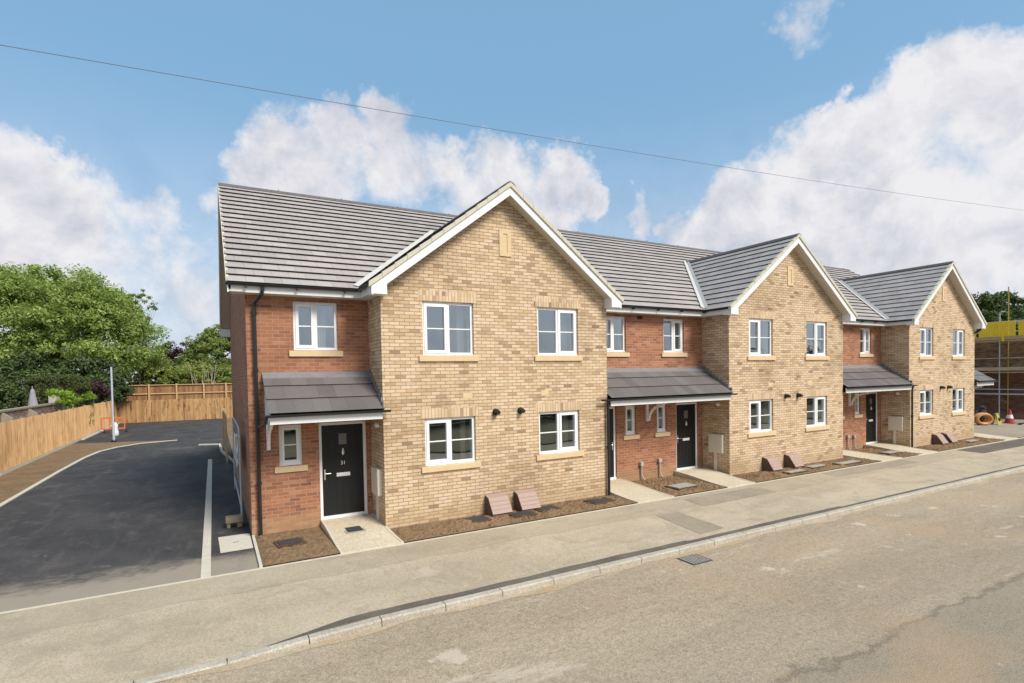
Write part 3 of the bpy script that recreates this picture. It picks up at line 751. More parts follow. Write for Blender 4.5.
for ri, R in enumerate(recess):
    a, b_ = R['x']; holes = []
    for x0, x1, s_ in R['up']: holes.append((x0, x1, 3.72, 4.75))
    for x0, x1 in R['small']: holes.append((x0, x1, SB, ST))
    for q in R['doors']: holes.append((q[0], q[1], DB-.06, DT))
    mb = MB(); wall_grid(mb, a, b_, -.3, TOP, D, holes)
    if ri == 0:   # left flank with its own gable triangle
        mb.quad((XL, YB, -.3), (XL, D, -.3), (XL, D, 4.95), (XL, YB, 4.95))
        mb.poly([(XL, YB, 4.95), (XL, D, 4.95), (XL, D+.0, 5.02), (XL, RY, RZ-.16), (XL, YB, 5.02)])
        mb.quad((XR, YB, -.3), (XL, YB, -.3), (XL, YB, 4.95), (XR, YB, 4.95))
    if ri == 3:
        mb.quad((XR, D, -.3), (XR, YB, -.3), (XR, YB, 4.95), (XR, D, 4.95))
        mb.poly([(XR, D, 4.95), (XR, YB, 4.95), (XR, YB, 5.02), (XR, RY, RZ-.16), (XR, D, 5.02)])
    mb.build('recessed_wall', M['red'], T)
    for x0, x1, s_ in R['up']: window(x0, x1, 3.72, 4.75, D, s_, False, [(x1-.42, x1-.18)] if ri == 0 else None)
    for x0, x1 in R['small']: window(x0, x1, SB, ST, D, 'L', False, None, True, .10)
    for q in R['doors']: door(q[0], q[1], DB, DT, D, q[2], q[3])
    # eaves: fascia, soffit, gutter
    if ri < 3:
        e0 = a-.26 if ri == 0 else a-.06; e1 = b_+.05
        f = MB(); f.box(e0, e1-.28 if ri < 3 else e1, .705, .725, 4.835, 5.0); 
        f.build('fascia', M['fascia'], T)
        MB().box(e0, e1, .7251, D+.001, 4.835, 4.85).build('soffit', M['soffit'], T)
        gx0, gx1 = (RX0-.03 if ri == 0 else a+.22), (b_-.16)
        gt = MB(); n = 6
        pr_ = [(math.sin(math.pi*(k/n-.5))*.056, -math.cos(math.pi*(k/n-.5))*.056) for k in range(n+1)]
        prof = [(gx0, .645+p[0], 5.01+p[1]) for p in pr_]
        gt.prism(prof, (gx1-gx0, 0, 0)); gt.build('gutter', M['black'], T)
        xx = gx0+.35
        while xx < gx1-.1: MB().box(xx-.02, xx+.02, .60, .705, 4.925, 4.96).build('gutter_bracket', M['black'], T); xx += .95
        for vx in [q[0]+.45 for q in R['up']]:
            MB().box(vx-.11, vx+.11, .74, .80, 4.815, 4.836).build('soffit_vent', M['fascia'], T)

# main roof: overlapping tile courses
def courses(mb, n, P0, du, dv, lens, thick=.03, lap=.02, mi_top=0, mi_edge=1, vstart=0):
    """P0 eave start point, du unit along, dv vector of one course up the slope; lens(k)->(u0,u1) at course bottom & top"""
    nrm = du.cross(dv).normalized()
    if nrm.z < 0: nrm = -nrm
    for k in range(n):
        (a0, a1), (b0, b1) = lens(k), lens(k+1)
        B = P0+dv*k - dv*.0; Tp = P0+dv*(k+1)+dv*.12
        p0 = B+du*a0+nrm*thick; p1 = B+du*a1+nrm*thick; p2 = Tp+du*b1+nrm*.004; p3 = Tp+du*b0+nrm*.004
        kk = k+vstart
        mb.quad(p0, p1, p2, p3, mi_top, [(a0, kk+.2), (a1, kk+.2), (b1, kk+.8), (b0, kk+.8)])
        q0, q1 = B+du*a0, B+du*a1
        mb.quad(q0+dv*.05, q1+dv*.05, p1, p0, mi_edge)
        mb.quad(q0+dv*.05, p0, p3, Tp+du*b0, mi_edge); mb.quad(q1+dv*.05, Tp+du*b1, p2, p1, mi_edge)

NC = 19
mb = MB(); dv = Vector((0, RY-EY+.02, RZ-EZ+.012))/NC
courses(mb, NC, Vector((RX0, EY-.06, EZ-.035)), Vector((1, 0, 0)), dv, lambda k: (0, RX1-RX0), .05)
dv2 = Vector((0, -(RY-EY+.02), RZ-EZ+.012))/NC
courses(mb, NC, Vector((RX0, RB+.06, EZ-.035)), Vector((1, 0, 0)), dv2, lambda k: (0, RX1-RX0), .038)
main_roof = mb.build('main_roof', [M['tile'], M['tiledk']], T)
# ridge
rg = MB(); x = RX0; 
while x < RX1-.05:
    e = min(x+.45, RX1)
    prof = [(x, RY-.15, RZ-.055), (x, RY-.1, RZ+.01), (x, RY-.03, RZ+.055), (x, RY+.03, RZ+.055), (x, RY+.1, RZ+.01), (x, RY+.15, RZ-.055)]
    rg.prism(prof, (e-x-.008, 0, 0)); 
    if int(x/.45) % 4 == 0: rg.box(x+.2, x+.22, RY-.02, RY+.02, RZ+.05, RZ+.085)
    x += .45
rg.build('ridge_tile', M['ridge'], main_roof)
# left and right verges with barge boards
for vx, s_ in ((RX0, 1), (RX1, -1)):
    for (ya, yb_) in ((EY, RY), (RB, RY)):
        bg = MB()
        pts = [(vx, ya, EZ-.03-.17), (vx, ya, EZ-.03), (vx, RY, RZ-.03), (vx, RY, RZ-.21)]
        bg.prism(pts, (s_*.022, 0, 0)); bg.build('bargeboard', M['fascia'], main_roof)
        sf = MB(); sf.prism([(vx+s_*.023, ya, EZ-.18), (vx+s_*.023, RY, RZ-.19), (XL if s_ > 0 else XR, RY, RZ-.19), (XL if s_ > 0 else XR, ya, EZ-.18)], (0, 0, .012))
        sf.build('verge_soffit', M['soffit'], main_roof)
        vc = MB(); vc.prism([(vx-s_*.02, ya, EZ-.055), (vx-s_*.02, ya, EZ+.03), (vx-s_*.02, RY, RZ+.025), (vx-s_*.02, RY, RZ-.055)], (s_*.05, 0, 0))
        vc.build('verge_trim', M['cream'], main_roof)
    # boxed ends at the eaves
    bx = MB(); xa, xb = (vx+.022, XL-.005) if s_ > 0 else (XR+.005, vx-.022)
    xa, xb = min(xa, xb), max(xa, xb)
    bx.box(vx-.0 if s_ > 0 else xa, xb if s_ > 0 else vx, RB-.36, RB+.0, 4.72, 4.99); bx.build('eaves_box', M['fascia'], main_roof)
    if s_ < 0:
        bx = MB(); bx.box(xa, vx, EY, EY+.33, 4.72, 4.99); bx.build('eaves_box', M['fascia'], main_roof)
MB().box(RX0-.03, RX1, RB+.0, RB+.11, 4.93, 5.0).build('rear_gutter', M['black'], main_roof)

# gable roofs
YF = -.32
for gi, (a, b_) in enumerate(G):
    mid = (a+b_)/2; ea, eb = a-.25, b_+.25; zr = 7.46; ze = 5.03
    half = mid-ea; s = (zr-ze)/half
    ymeet = lambda z: EY+(z-EZ)/SL+.12
    mb = MB(); NG = 12
    for sd, ex in ((1, ea), (-1, eb)):
        dvg = Vector((sd*half, 0, zr-ze))/NG
        P0 = Vector((ex-sd*.05, YF, ze-.05*s))
        courses(mb, NG, P0, Vector((0, 1, 0)), dvg, lambda k: (0, ymeet(ze+(zr-ze)*k/NG)-YF), .038, vstart=40+gi*30)
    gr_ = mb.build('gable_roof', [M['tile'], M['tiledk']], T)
    yb_ = ymeet(zr)
    rg = MB(); y = YF
    while y < yb_-.05:
        e = min(y+.45, yb_)
        prof = [(mid-.15, y, zr-.06), (mid-.1, y, zr+.01), (mid-.03, y, zr+.055), (mid+.03, y, zr+.055), (mid+.1, y, zr+.01), (mid+.15, y, zr-.06)]
        rg.prism(prof, (0, e-y-.008, 0)); y += .45
    rg.build('ridge_tile', M['ridge'], gr_)
    # barge boards, verge trim, soffit, eaves boxes
    for sd, ex in ((1, ea), (-1, eb)):
        def P(x, dz, y): return (x, y, ze+(abs(x-ex))*s+dz)
        bg = MB(); xi = ex
        bg.prism([P(ex, -.26, YF+.02), P(ex, -.03, YF+.02), P(mid, -.03, YF+.02), P(mid, -.25, YF+.02)], (0, .022, 0))
        bg.build('bargeboard', M['fascia'], gr_)
        sf = MB(); sf.prism([P(ex+sd*.05, -.215, YF+.043), P(mid, -.215, YF+.043), P(mid, -.215, .0), P(ex+sd*.05, -.215, .0)], (0, 0, .012))
        sf.build('verge_soffit', M['soffit'], gr_)
        # stepped dry-verge units, one per course
        vt = MB()
        for k in range(NG):
            xa = ex+sd*half*k/NG-sd*.06; xb = ex+sd*half*(k+1)/NG-sd*.055
            if k == NG-1: xb = mid
            h0, h1 = .052, .034
            vt.prism([(xa, YF-.012, ze+(xa-ex)*sd*s-.06), (xa, YF-.012, ze+(xa-ex)*sd*s+h0), (xb, YF-.012, ze+(xb-ex)*sd*s+h1), (xb, YF-.012, ze+(xb-ex)*sd*s-.06)], (0, .09, 0))
        vt.build('verge_trim', M['cream'], gr_)
        xw = a if sd > 0 else b_
        bx = MB(); p = sorted((ex-sd*.01, xw+sd*.06))
        bx.prism([(p[0], YF+.018, 4.80), (p[1], YF+.018, 4.80), (p[1], YF+.018, 5.03 if sd < 0 else 5.13), (p[0], YF+.018, 5.12 if sd < 0 else 5.03)], (0, .30, 0))
        bx.build('eaves_box', M['fascia'], gr_)
        # side eave fascia, soffit and gutter
        sf = MB(); q = sorted((ex+sd*.03, xw)); sf.box(q[0], q[1], YF+.32, .72, 4.835, 4.85); sf.build('soffit', M['soffit'], gr_)
        q = sorted((ex+sd*.012, ex+sd*.032)); MB().box(q[0], q[1], YF+.31, .724, 4.836, 5.0).build('fascia', M['fascia'], gr_)
        gt = MB(); n = 6; gxc = ex-sd*.04
        gt.prism([(gxc+math.sin(math.pi*(k/n-.5))*.052, YF+.10, 5.005-math.cos(math.pi*(k/n-.5))*.052) for k in range(n+1)], (0, .62-YF-.10, 0))
        gt.build('gutter', M['black'], gr_)
        # valley tray
        vl = MB(); zt_ = zr-.08
        # bottom and top points on the intersection line of both slopes
        def VP(z): return Vector((ex+sd*(z-ze)/s, EY+(z-EZ)/SL, z))
        A, B = VP(5.03), VP(zr)
        A = A+(A-B).normalized()*.06
        w = .12; n1 = Vector((sd*(-s), 0, 1)).normalized(); n2 = Vector((0, -SL, 1)).normalized()
        lft = Vector((-sd*w*1.5, 0, 0)); bk = Vector((sd*w, -w*0, 0))
        # main roof side and gable side flanges, just over the tiles
        dirn = (B-A).normalized()
        fm = dirn.cross(n2).normalized(); fg = dirn.cross(n1).normalized()
        if fm.x*sd > 0: fm = -fm
        if fg.x*sd < 0: fg = -fg
        A1, B1 = A+Vector((0, 0, .075)), B+Vector((0, 0, .075))
        vl.quad(A1, B1, B1+fm*w+n2*.004, A1+fm*w+n2*.002); vl.quad(A1, A1+fg*w*.9+n1*.004, B1+fg*w*.9+n1*.004, B1)
        vl.build('valley_tray', M['valley'], gr_)

# porch canopies
def canopy(x0, x1, xt1, brackets, gx0, gx1, end_left=False, end_right=False):
    yf, zf, yt, zt = -.16, 2.455, D, 3.22
    mb = MB(); n = 3; dvp = Vector((0, yt-yf, zt-zf))/n
    courses(mb, n, Vector((x0, yf, zf)), Vector((1, 0, 0)), dvp, lambda k: (0, (xt1-x0)-(xt1-x1)*0), .03, vstart=7)
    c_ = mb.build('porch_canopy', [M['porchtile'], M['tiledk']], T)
    MB().prism([(x0+.03, -.10, 2.26), (x1-.03, -.10, 2.26), (x1-.03, -.10, 2.43), (x0+.03, -.10, 2.43)], (0, .022, 0)).build('fascia', M['fascia'], c_)
    MB().box(x0+.03, x1-.03, -.077, D, 2.262, 2.275).build('soffit', M['soffit'], c_)
    if end_left: MB().prism([(x0+.03, -.077, 2.276), (x0+.03, -.077, 2.45), (x0+.03, D, 3.17), (x0+.03, D, 2.276)], (.02, 0, 0)).build('end_cheek', M['fascia'], c_)
    if end_right: MB().prism([(x1-.05, -.077, 2.276), (x1-.05, -.077, 2.45), (x1-.05, D, 3.17), (x1-.05, D, 2.276)], (.02, 0, 0)).build('end_cheek', M['fascia'], c_)
    MB().prism([(x0, D-.012, zt-.10), (x0, D-.012, zt+.03), (x0, D, zt+.04), (x0, D, zt-.1)], (x1-x0, 0, 0)).build('flashing', M['lead'], c_)
    MB().prism([(x0, D-.17, zt-.075), (x0, D-.01, zt+.035), (x0, D-.01, zt+.02), (x0, D-.17, zt-.09)], (x1-x0, 0, 0)).build('flashing', M['lead'], c_)
    gt = MB(); m_ = 6
    gt.prism([(gx0, yf-.01+math.sin(math.pi*(k/m_-.5))*.05, 2.445-math.cos(math.pi*(k/m_-.5))*.05) for k in range(m_+1)], (gx1-gx0, 0, 0))
    gt.build('gutter', M['black'], c_)
    for bxx in brackets:
        bk = MB(); w = .035
        bk.box(bxx-w, bxx+w, D-.06, D-.001, 1.66, 2.262); bk.box(bxx-w, bxx+w, .25, D-.06, 2.20, 2.262)
        pts = []
        for k in range(9):
            t_ = math.pi/2*k/8; pts.append((.32+.62*math.sin(t_)*.98, 2.2-.45*(1-math.cos(t_))))
        for k in range(8):
            (ya, za), (yb2, zb) = pts[k], pts[k+1]
            bk.prism([(bxx-w*.8, ya, za), (bxx-w*.8, yb2, zb), (bxx-w*.8, yb2-.03, zb-.055), (bxx-w*.8, ya-.02, za-.06)], (w*1.6, 0, 0))
        bk.build('canopy_bracket', M['white'], c_)
    return c_
canopy(1.09, 3.285, 3.285, [1.17], 1.04, 3.40, end_left=True)
canopy(9.215, 13.885, 13.885, [11.51], 8.90, 14.0)
canopy(19.855, 24.395, 24.395, [22.06], 19.87, 24.62)
canopy(30.025, 31.75, 31.75, [31.6], 30.04, 31.82, end_right=True)
# stepped right-hand verge of the canopies seen against the buff return wall
for xr in (3.285, 13.885, 24.395):
    st = MB()
    for k in range(9):
        y0 = -.12+(D+.12)*k/9; z0 = 2.455+(3.22-2.455)*k/9
        st.box(xr-.03, xr-.002, y0, y0+.14, z0-.02, z0+.16)
    st.build('stepped_flashing', M['lead'], T)

# downpipes
def pipe(pts, r=.034, name='downpipe', m='black', clips=()):
    mb = MB(); mb.tube(pts, r, 10)
    for c_ in clips: mb.tube([(c_[0], c_[1], c_[2]-.03), (c_[0], c_[1], c_[2]+.03)], r*1.35, 10)
    return mb.build(name, M[m], T, smooth=False)
pipe([(1.12, .66, 4.97), (1.12, .66, 4.88), (1.10, .70, 4.80), (.99, .92, 4.66), (.975, .955, 4.58), (.975, .955, -.08)], .036, clips=[(.975, .955, 4.45), (.975, .955, 3.3), (.975, .955, 2.3), (.975, .955, 1.0)])
pipe([(1.06, -.15, 2.40), (1.05, -.1, 2.30), (1.02, .5, 2.20), (.985, .93, 2.15)], .03)
pipe([(9.165, -.10, 2.44), (9.165, -.075, 2.3), (9.165, -.075, -.08)], .036, clips=[(9.165, -.075, 1.2)])
pipe([(24.47, -.14, 2.44), (24.47, -.075, 2.3), (24.47, -.075, -.08)], .036, clips=[(24.47, -.075, 1.2)])
pipe([(30.1, -.2, 4.78), (30.1, -.05, 4.66), (30.08, .1, 4.6)], .05)
for x_, z_ in ((11.25, .36), (11.98, .40), (21.92, .42), (22.36, .40)):
    mb = MB(); mb.tube([(x_, D-.05, z_), (x_, D-.05, .08), (x_+.03, D-.07, .0), (x_+.08, D-.10, -.08)], .024, 8)
    mb.box(x_-.055, x_+.055, D-.09, D-.001, z_, z_+.11)
    mb.build('condensate_pipe', M['pipe'], T)
# meter cupboards and porch lights on the return walls
for gx in (3.29, 13.89, 24.40):
    mbx = MB(); mbx.box(gx-.10, gx-.001, .20, .72, .60, 1.16); mbx.box(gx-.108, gx-.1005, .23, .69, .63, 1.13)
    o_ = mbx.build('meter_cupboard', M['meter'], T, bevel=.006)
    MB().box(gx-.05, gx-.002, .46, .55, -.05, .60).build('cable_duct', M['meter'], o_)
    lt = MB(); lt.tube([(gx-.001, .40, 2.09), (gx-.05, .40, 2.09)], .055, 12); lt.tube([(gx-.05, .40, 2.09), (gx-.075, .40, 2.09)], .04, 12)
    lt.build('porch_light', M['white'], T)
# pale conduit boxes under the eaves
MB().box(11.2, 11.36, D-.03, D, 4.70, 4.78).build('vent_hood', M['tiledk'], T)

# ================================================================= THINGS BY THE WALLS
gas_labels = [
    ('left brown gas meter box against the nearest buff gable, beside a manhole cover', 5.60),
    ('right brown gas meter box against the nearest buff gable, nearer the red recess', 6.36),
    ('left brown gas meter box at the foot of the middle gable near its cream cupboard', 15.40),
    ('right brown gas meter box at the foot of the middle gable, below its right half', 16.50),
    ('left brown gas meter box of the touching pair at the farthest gable', 26.2),
    ('right brown gas meter box of the touching pair at the farthest gable', 27.0)]
for lab, gx in gas_labels:
    w = .50 if gx < 10 else .46
    e = empty('gas_meter_box', (gx+w/2, -.2, -.08), lab, 'gas meter box', 'brown gas meter boxes standing in the soil at the gable walls')
    prof = [(gx, -.40, -.09), (gx, -.38, -.02), (gx, -.17, .29), (gx, -.02, .34), (gx, -.02, -.09)]
    b1 = MB(); b1.prism(prof, (w, 0, 0)); b1.build('box_body', M['gasboxs'], e)
    lid = MB(); lid.prism([(gx+.004, -.41, .0), (gx+.004, -.185, .325), (gx+.004, -.012, .372), (gx+.004, -.012, .35), (gx+.004, -.175, .30), (gx+.004, -.39, -.01)], (w, 0, 0))
    for k in range(1, 4):
        q = k/4; yy, zz = -.41+.225*q, .325*q
        lid.prism([(gx-.008, yy-.008, zz+.004), (gx-.008, yy-.002, zz+.013), (gx-.008, yy+.004, zz+.006)], (w+.016, 0, 0))
    lid.build('lid', M['gasbox'], e)

def cover(x, y, w, d, rot, lab, z=-.022, m='iron', frame='soildark', cat='manhole cover'):
    e = empty('manhole_cover', (x, y, z-.04), lab, cat, 'inspection covers along the house fronts')
    fr = MB(); fr.box(-w/2-.05, w/2+.05, -d/2-.05, d/2+.05, -.05, .0); lid = MB()
    lid.box(-w/2, w/2, -d/2, d/2, .001, .014)
    for k in range(5):
        lid.box(-w/2+.03, w/2-.03, -d/2+.03+k*(d-.06)/5, -d/2+.045+k*(d-.06)/5, .0145, .02)
    for q, nm, mm in ((fr, 'frame', frame), (lid, 'lid', m)):
        o = q.build(nm, M[mm], None, recenter=False); o.parent = e; o.location = (0, 0, .04); o.rotation_euler = (0, 0, rot)
    return e
cover(1.42, .02, .42, .34, .1, 'dark manhole cover in the soil left of the path to door 31')
cover(2.66, .12, .30, .34, .02, 'small dark cover let into the pale path to door 31', z=.0, frame='concgrey')
cover(5.12, -.45, .55, .32, .05, 'dark manhole cover in the soil left of the two nearest meter boxes')
cover(6.26, -.60, .46, .26, -.05, 'small cover in the soil just in front of the two nearest meter boxes')
cover(6.98, -.47, .46, .28, .08, 'small dark cover in the soil right of the two nearest meter boxes')
cover(8.5, -.53, .55, .34, .05, 'dark manhole cover in the soil near the downpipe of the nearest gable')
cover(11.45, -.40, .72, .40, .05, 'dusty round edged cover in the soil between the two paths of the red recess', m='concgrey')
cover(15.9, -.78, .8, .2, .02, 'pale narrow cover slab in front of the left meter box of the middle gable', m='concgrey')
cover(17.3, -.58, .8, .24, .02, 'pale cover slab in front of the right meter box of the middle gable', m='concgrey')
cover(18.8, -.75, 1.1, .26, .02, 'long pale cover slab near the right corner of the middle gable', m='concgrey')
cover(22.3, -.35, .8, .3, .02, 'pale cover slab in the soil between the paths of the far recess', m='concgrey')
cover(28.3, -.55, .9, .26, .02, 'pale cover slab in front of the farthest gable', m='concgrey')
e = empty('manhole_cover', (.5, .8, -.1), 'large square cream concrete cover slab set in the tarmac at the corner of the terrace', 'manhole cover', 'inspection covers along the house fronts')
q = MB(); q.prism([(.21, 1.36, -.12), (.24, .22, -.12), (.79, .24, -.12), (.785, 1.34, -.12)], (0, 0, .034)); q.build('slab', M['concrete'], e)
MB().box(.46, .56, .78, .80, -.0855, -.082).build('lifting_slot', M['iron'], e)
# road gully grating
e = empty('drain_grating', (7.6, -4.35, ROADZ), 'dark iron gully grating in the road beside the kerb', 'drain')
MB().box(7.36, 7.84, -4.56, -4.16, ROADZ-.02, ROADZ+.006).build('frame', M['iron'], e)
q = MB()
for k in range(7): q.box(7.40+k*.06, 7.43+k*.06, -4.53, -4.19, ROADZ+.0065, ROADZ+.013)
q.build('bar', M['concgrey'], e)

# mesh site panel against the flank, with notices
e = empty('site_fence_panel', (.68, 3.9, -.09), 'grey framed temporary fence panel with paper notices leaning against the red brick side wall', 'fence panel')
X0 = .68; ya, yb_ = 2.15, 6.4; za, zb = .28, 2.05
pts = [(X0, ya, za+.0), (X0, ya, zb-.2), (X0, ya+.06, zb-.06), (X0, ya+.2, zb), (X0, yb_-.2, zb), (X0, yb_-.06, zb-.06), (X0, yb_, zb-.2), (X0, yb_, za)]
q = MB(); q.tube(pts, .021, 8); q.tube([(X0, ya, za+.02), (X0, yb_, za+.02)], .019, 8); q.tube([(X0, ya, za), (X0, ya, -.02)], .021, 8); q.tube([(X0, yb_, za), (X0, yb_, -.02)], .021, 8)
q.build('panel_frame', M['galv'], e)
q = MB(); y = ya+.1
while y < yb_: q.box(X0-.001, X0+.001, y-.0008, y+.0008, za, zb); y += .25
z = za+.1
while z < zb: q.box(X0-.001, X0+.001, ya, yb_, z-.0012, z+.0012); z += .25
q.build('mesh_wire', M['galv'], e)
for nm, y0, y1, z0, z1, mm in (('notice', 2.45, 3.0, 1.2, 1.88, 'paper'), ('notice', 2.56, 2.84, 1.68, 1.83, 'paperyel'), ('notice', 2.56, 2.84, 1.32, 1.45, 'papergrn'),
                              ('notice', 3.2, 3.9, 1.02, 1.8, 'paper'), ('notice', 3.25, 3.55, 1.5, 1.76, 'paperred'), ('notice', 3.6, 3.85, 1.15, 1.4, 'paperred'), ('notice', 4.1, 4.9, 1.05, 1.75, 'paper')):
    off = .012 if mm != 'paper' else .006
    MB().box(X0-.022-off, X0-.02-off, y0, y1, z0, z1).build(nm, M[mm], e)
q = MB(); q.box(.36, .70, 1.95, 2.28, .02, .13); q.box(.38, .45, 1.98, 2.26, -.09, .02); q.box(.58, .68, 1.98, 2.26, -.09, .02)
tag(q.build('concrete_block', M['blockm'], bevel=.012), 'small dirty concrete foot block at the base of the fence panel', 'block')

# ================================================================= FENCES
def boards(mb, axis, a, b_, fixed, z0, z1, t_=.018, w=.1, jit=.008):
    x = a
    while x < b_-.01:
        e = min(x+w, b_); o1 = random.uniform(0, jit); zt = z1+random.uniform(-.012, .012); ov = .012
        if axis == 'y': mb.prism([(fixed+o1, x, z0), (fixed+t_+o1+.01, x, z0), (fixed+.006+o1, e+ov, z0), (fixed-.006+o1, e+ov, z0)], (0, 0, zt-z0))
        else: mb.prism([(x, fixed-o1, z0), (x, fixed-o1-t_, z0), (e+ov, fixed-o1-.004, z0), (e+ov, fixed-o1+.006, z0)], (0, 0, zt-z0))
        x += w
e = empty('timber_fence', (-6.4, 20, -.1), 'long new orange brown close boarded fence along the left side of the car park', 'fence')
y = -4.0; k = 0
while y < 40:
    q = MB(); boards(q, 'y', y, min(y+2.95, 40), -6.4, 0.03, 1.76); q.build('board_panel', M['fence'], e)
    MB().box(-6.42, -6.375, y+.01, min(y+2.94, 40), -.12, .025).build('gravel_board', M['concrete'], e)
    MB().box(-6.52, -6.43, y-.04, y+.06, -.1, 1.8).build('post', M['oldwood'], e)
    y += 3.0
e = empty('timber_fence', (-2.5, 40.1, -.1), 'stained close boarded fence across the far end of the car park', 'fence')
x = -6.3
while x < 2.5:
    q = MB(); boards(q, 'x', x, x+2.15, 40.1, -.08, 1.66); q.build('board_panel', M['fenceback'], e); x += 2.2
q = MB(); boards(q, 'y', 38.6, 40.1, -6.33, 0, 1.70); q.build('board_panel', M['fenceback'], e)
e = empty('timber_fence', (-2.2, 41.3, 1.3), 'raised fence panels with light rails and posts above the far car park fence', 'fence')
xs = [-6.05, -4.35, -2.45, -.5, 1.15, 2.8]
MB().box(-6.38, -5.98, 41.0, 41.3, 1.1, 2.90).build('gate_post', M['fence'], e)
for a, b_ in zip(xs[:-1], xs[1:]):
    q = MB(); boards(q, 'x', a+.05, b_-.05, 41.35, 1.5, 2.80); q.build('board_panel', M['fencein'], e)
    q = MB(); q.box(a+.05, b_-.05, 41.24, 41.30, 2.08, 2.17); q.box(a+.05, b_-.05, 41.22, 41.36, 2.80, 2.86); q.box(a+.05, b_-.05, 41.24, 41.3, 1.45, 1.54)
    q.build('rail', M['fencerail'], e)
for a in xs: MB().box(a-.055, a+.055, 41.16, 41.28, 1.2, 2.92).build('post', M['fencerail'], e)
struct(MB().box(-14, 30, 41.4, 90, -.3, 1.35).build('raised_ground', M['grass'], recenter=False))
struct(MB().box(-6.3, 3, 40.15, 41.4, -.3, 1.3).build('raised_ground', M['soil'], recenter=False))
e = empty('timber_fence', (.62, 14.5, -.1), 'short timber fence running back from the rear corner of the red side wall', 'fence')
q = MB(); boards(q, 'y', 11.9, 17.5, .58, -.02, 1.75); q.build('board_panel', M['fence'], e)
MB().box(.54, .64, 17.5, 17.6, -.1, 1.82).build('post', M['fencerail'], e)

# ================================================================= LEFT GARDEN
e = empty('garden_wall', (-7.4, 14, -.1), 'old brick garden wall with sloping buttresses beyond the left timber fence', 'wall')
MB().box(-7.55, -7.3, -6, 27.5, -.3, 1.98).build('wall_face', M['garden_brick'], e)
MB().box(-7.6, -7.25, -6, 27.5, 1.98, 2.05).build('coping', M['oldwood'], e)
for y_ in (11, 14.2, 17.8, 21.4):
    q = MB(); q.prism([(-7.3, y_, .6), (-6.98, y_, .6), (-6.96, y_, 1.72), (-7.3, y_, 1.98)], (0, .22, 0)); q.build('buttress', M['oldwood'], e)
e = empty('garden_wall', (-7.4, 30, -.1), 'low rough garden wall with rendered piers behind the left fence near the lamp post', 'wall')
MB().box(-7.6, -7.25, 27.6, 39, -.3, 2.05).build('wall_face', M['render'], e)
for y_ in (28.2, 30.5, 33.2, 36): MB().box(-7.6, -7.1, y_, y_+.6, 2.05, 2.35).build('pier', M['garden_brick'], e)
# closed parasol
e = empty('parasol', (-7.73, 24.2, 1.0), 'closed grey garden parasol standing behind the left fence', 'parasol')
q = MB(); q.tube([(-7.73, 24.2, .0), (-7.73, 24.2, 3.0)], .02, 8); q.build('pole', M['oldwood'], e)
q = MB(); q.lathe((-7.73, 24.2, 0), [(.26, 1.45), (.22, 1.9), (.16, 2.3), (.11, 2.6), (.10, 2.72), (.04, 2.86)], 9); q.build('canopy', M['parasol'], e)
q = MB(); q.box(-8.02, -7.64, 28.5, 28.85, -.1, 2.70); q.box(-8.06, -7.62, 28.46, 28.89, 2.70, 2.75)
q.build  # cabinet
o = q.build('garden_pillar', M['render'], bevel=.01); tag(o, 'square pale garden pillar between the parasol and the bright climbing plant', 'pillar')

def leaves(centers, radii, n_each, size, normal_bias=.6, flat=.7):
    """leaf faces scattered in clumps; returns verts, faces"""
    C_ = np.repeat(centers, n_each, 0); R_ = np.repeat(radii, n_each, 0)
    n = len(C_)
    d = RNG.normal(size=(n, 3)); d /= np.linalg.norm(d, axis=1)[:, None]
    rr = RNG.random(n)**.45
    P_ = C_+d*rr[:, None]*R_
    nr = d*normal_bias+RNG.normal(size=(n, 3))*.5+np.array([0, 0, .35]); nr /= np.linalg.norm(nr, axis=1)[:, None]
    a = np.cross(nr, RNG.normal(size=(n, 3))); a /= np.linalg.norm(a, axis=1)[:, None]
    b_ = np.cross(nr, a)
    s_ = size*RNG.uniform(.55, 1.25, n)[:, None]
    V = np.stack([P_-a*s_, P_-b_*s_*flat*.6, P_+a*s_, P_+b_*s_*flat*.6], 1).reshape(-1, 3)
    return V
def leaf_obj(name, V, m, parent=None):
    n = len(V)//4
    me = bpy.data.meshes.new(name)
    wl = np.array([V[:, 0].mean(), V[:, 1].mean(), V[:, 2].min()])
    me.vertices.add(n*4); me.vertices.foreach_set('co', (V-wl).astype(np.float32).ravel())
    me.loops.add(n*4); me.loops.foreach_set('vertex_index', np.arange(n*4, dtype=np.int32))
    me.polygons.add(n); me.polygons.foreach_set('loop_start', np.arange(0, n*4, 4, dtype=np.int32)); me.polygons.foreach_set('loop_total', np.full(n, 4, np.int32))
    me.update(calc_edges=True); me.materials.append(m)
    o = bpy.data.objects.new(name, me); COL.objects.link(o)
    o['_w'] = tuple(float(q) for q in wl)
    o.location = Vector(wl)-(Vector(parent['_w']) if parent else Vector((0, 0, 0)))
    if parent: o.parent = parent
    return o
def crown_pts(blobs, n, inner=.35):
    """clump centres spread over the outside of ellipsoid blobs"""
    out = []
    vol = np.array([b_[3]*b_[4]*b_[5] for b_ in blobs])**.67; pr_ = vol/vol.sum()
    for _ in range(n):
        b_ = blobs[RNG.choice(len(blobs), p=pr_)]
        d = RNG.normal(size=3); d /= np.linalg.norm(d)
        if d[2] < -.5: d[2] *= -.5
        r = 1-inner*RNG.random()**1.6
        out.append((b_[0]+d[0]*b_[3]*r, b_[1]+d[1]*b_[4]*r, b_[2]+d[2]*b_[5]*r))
    return np.array(out)
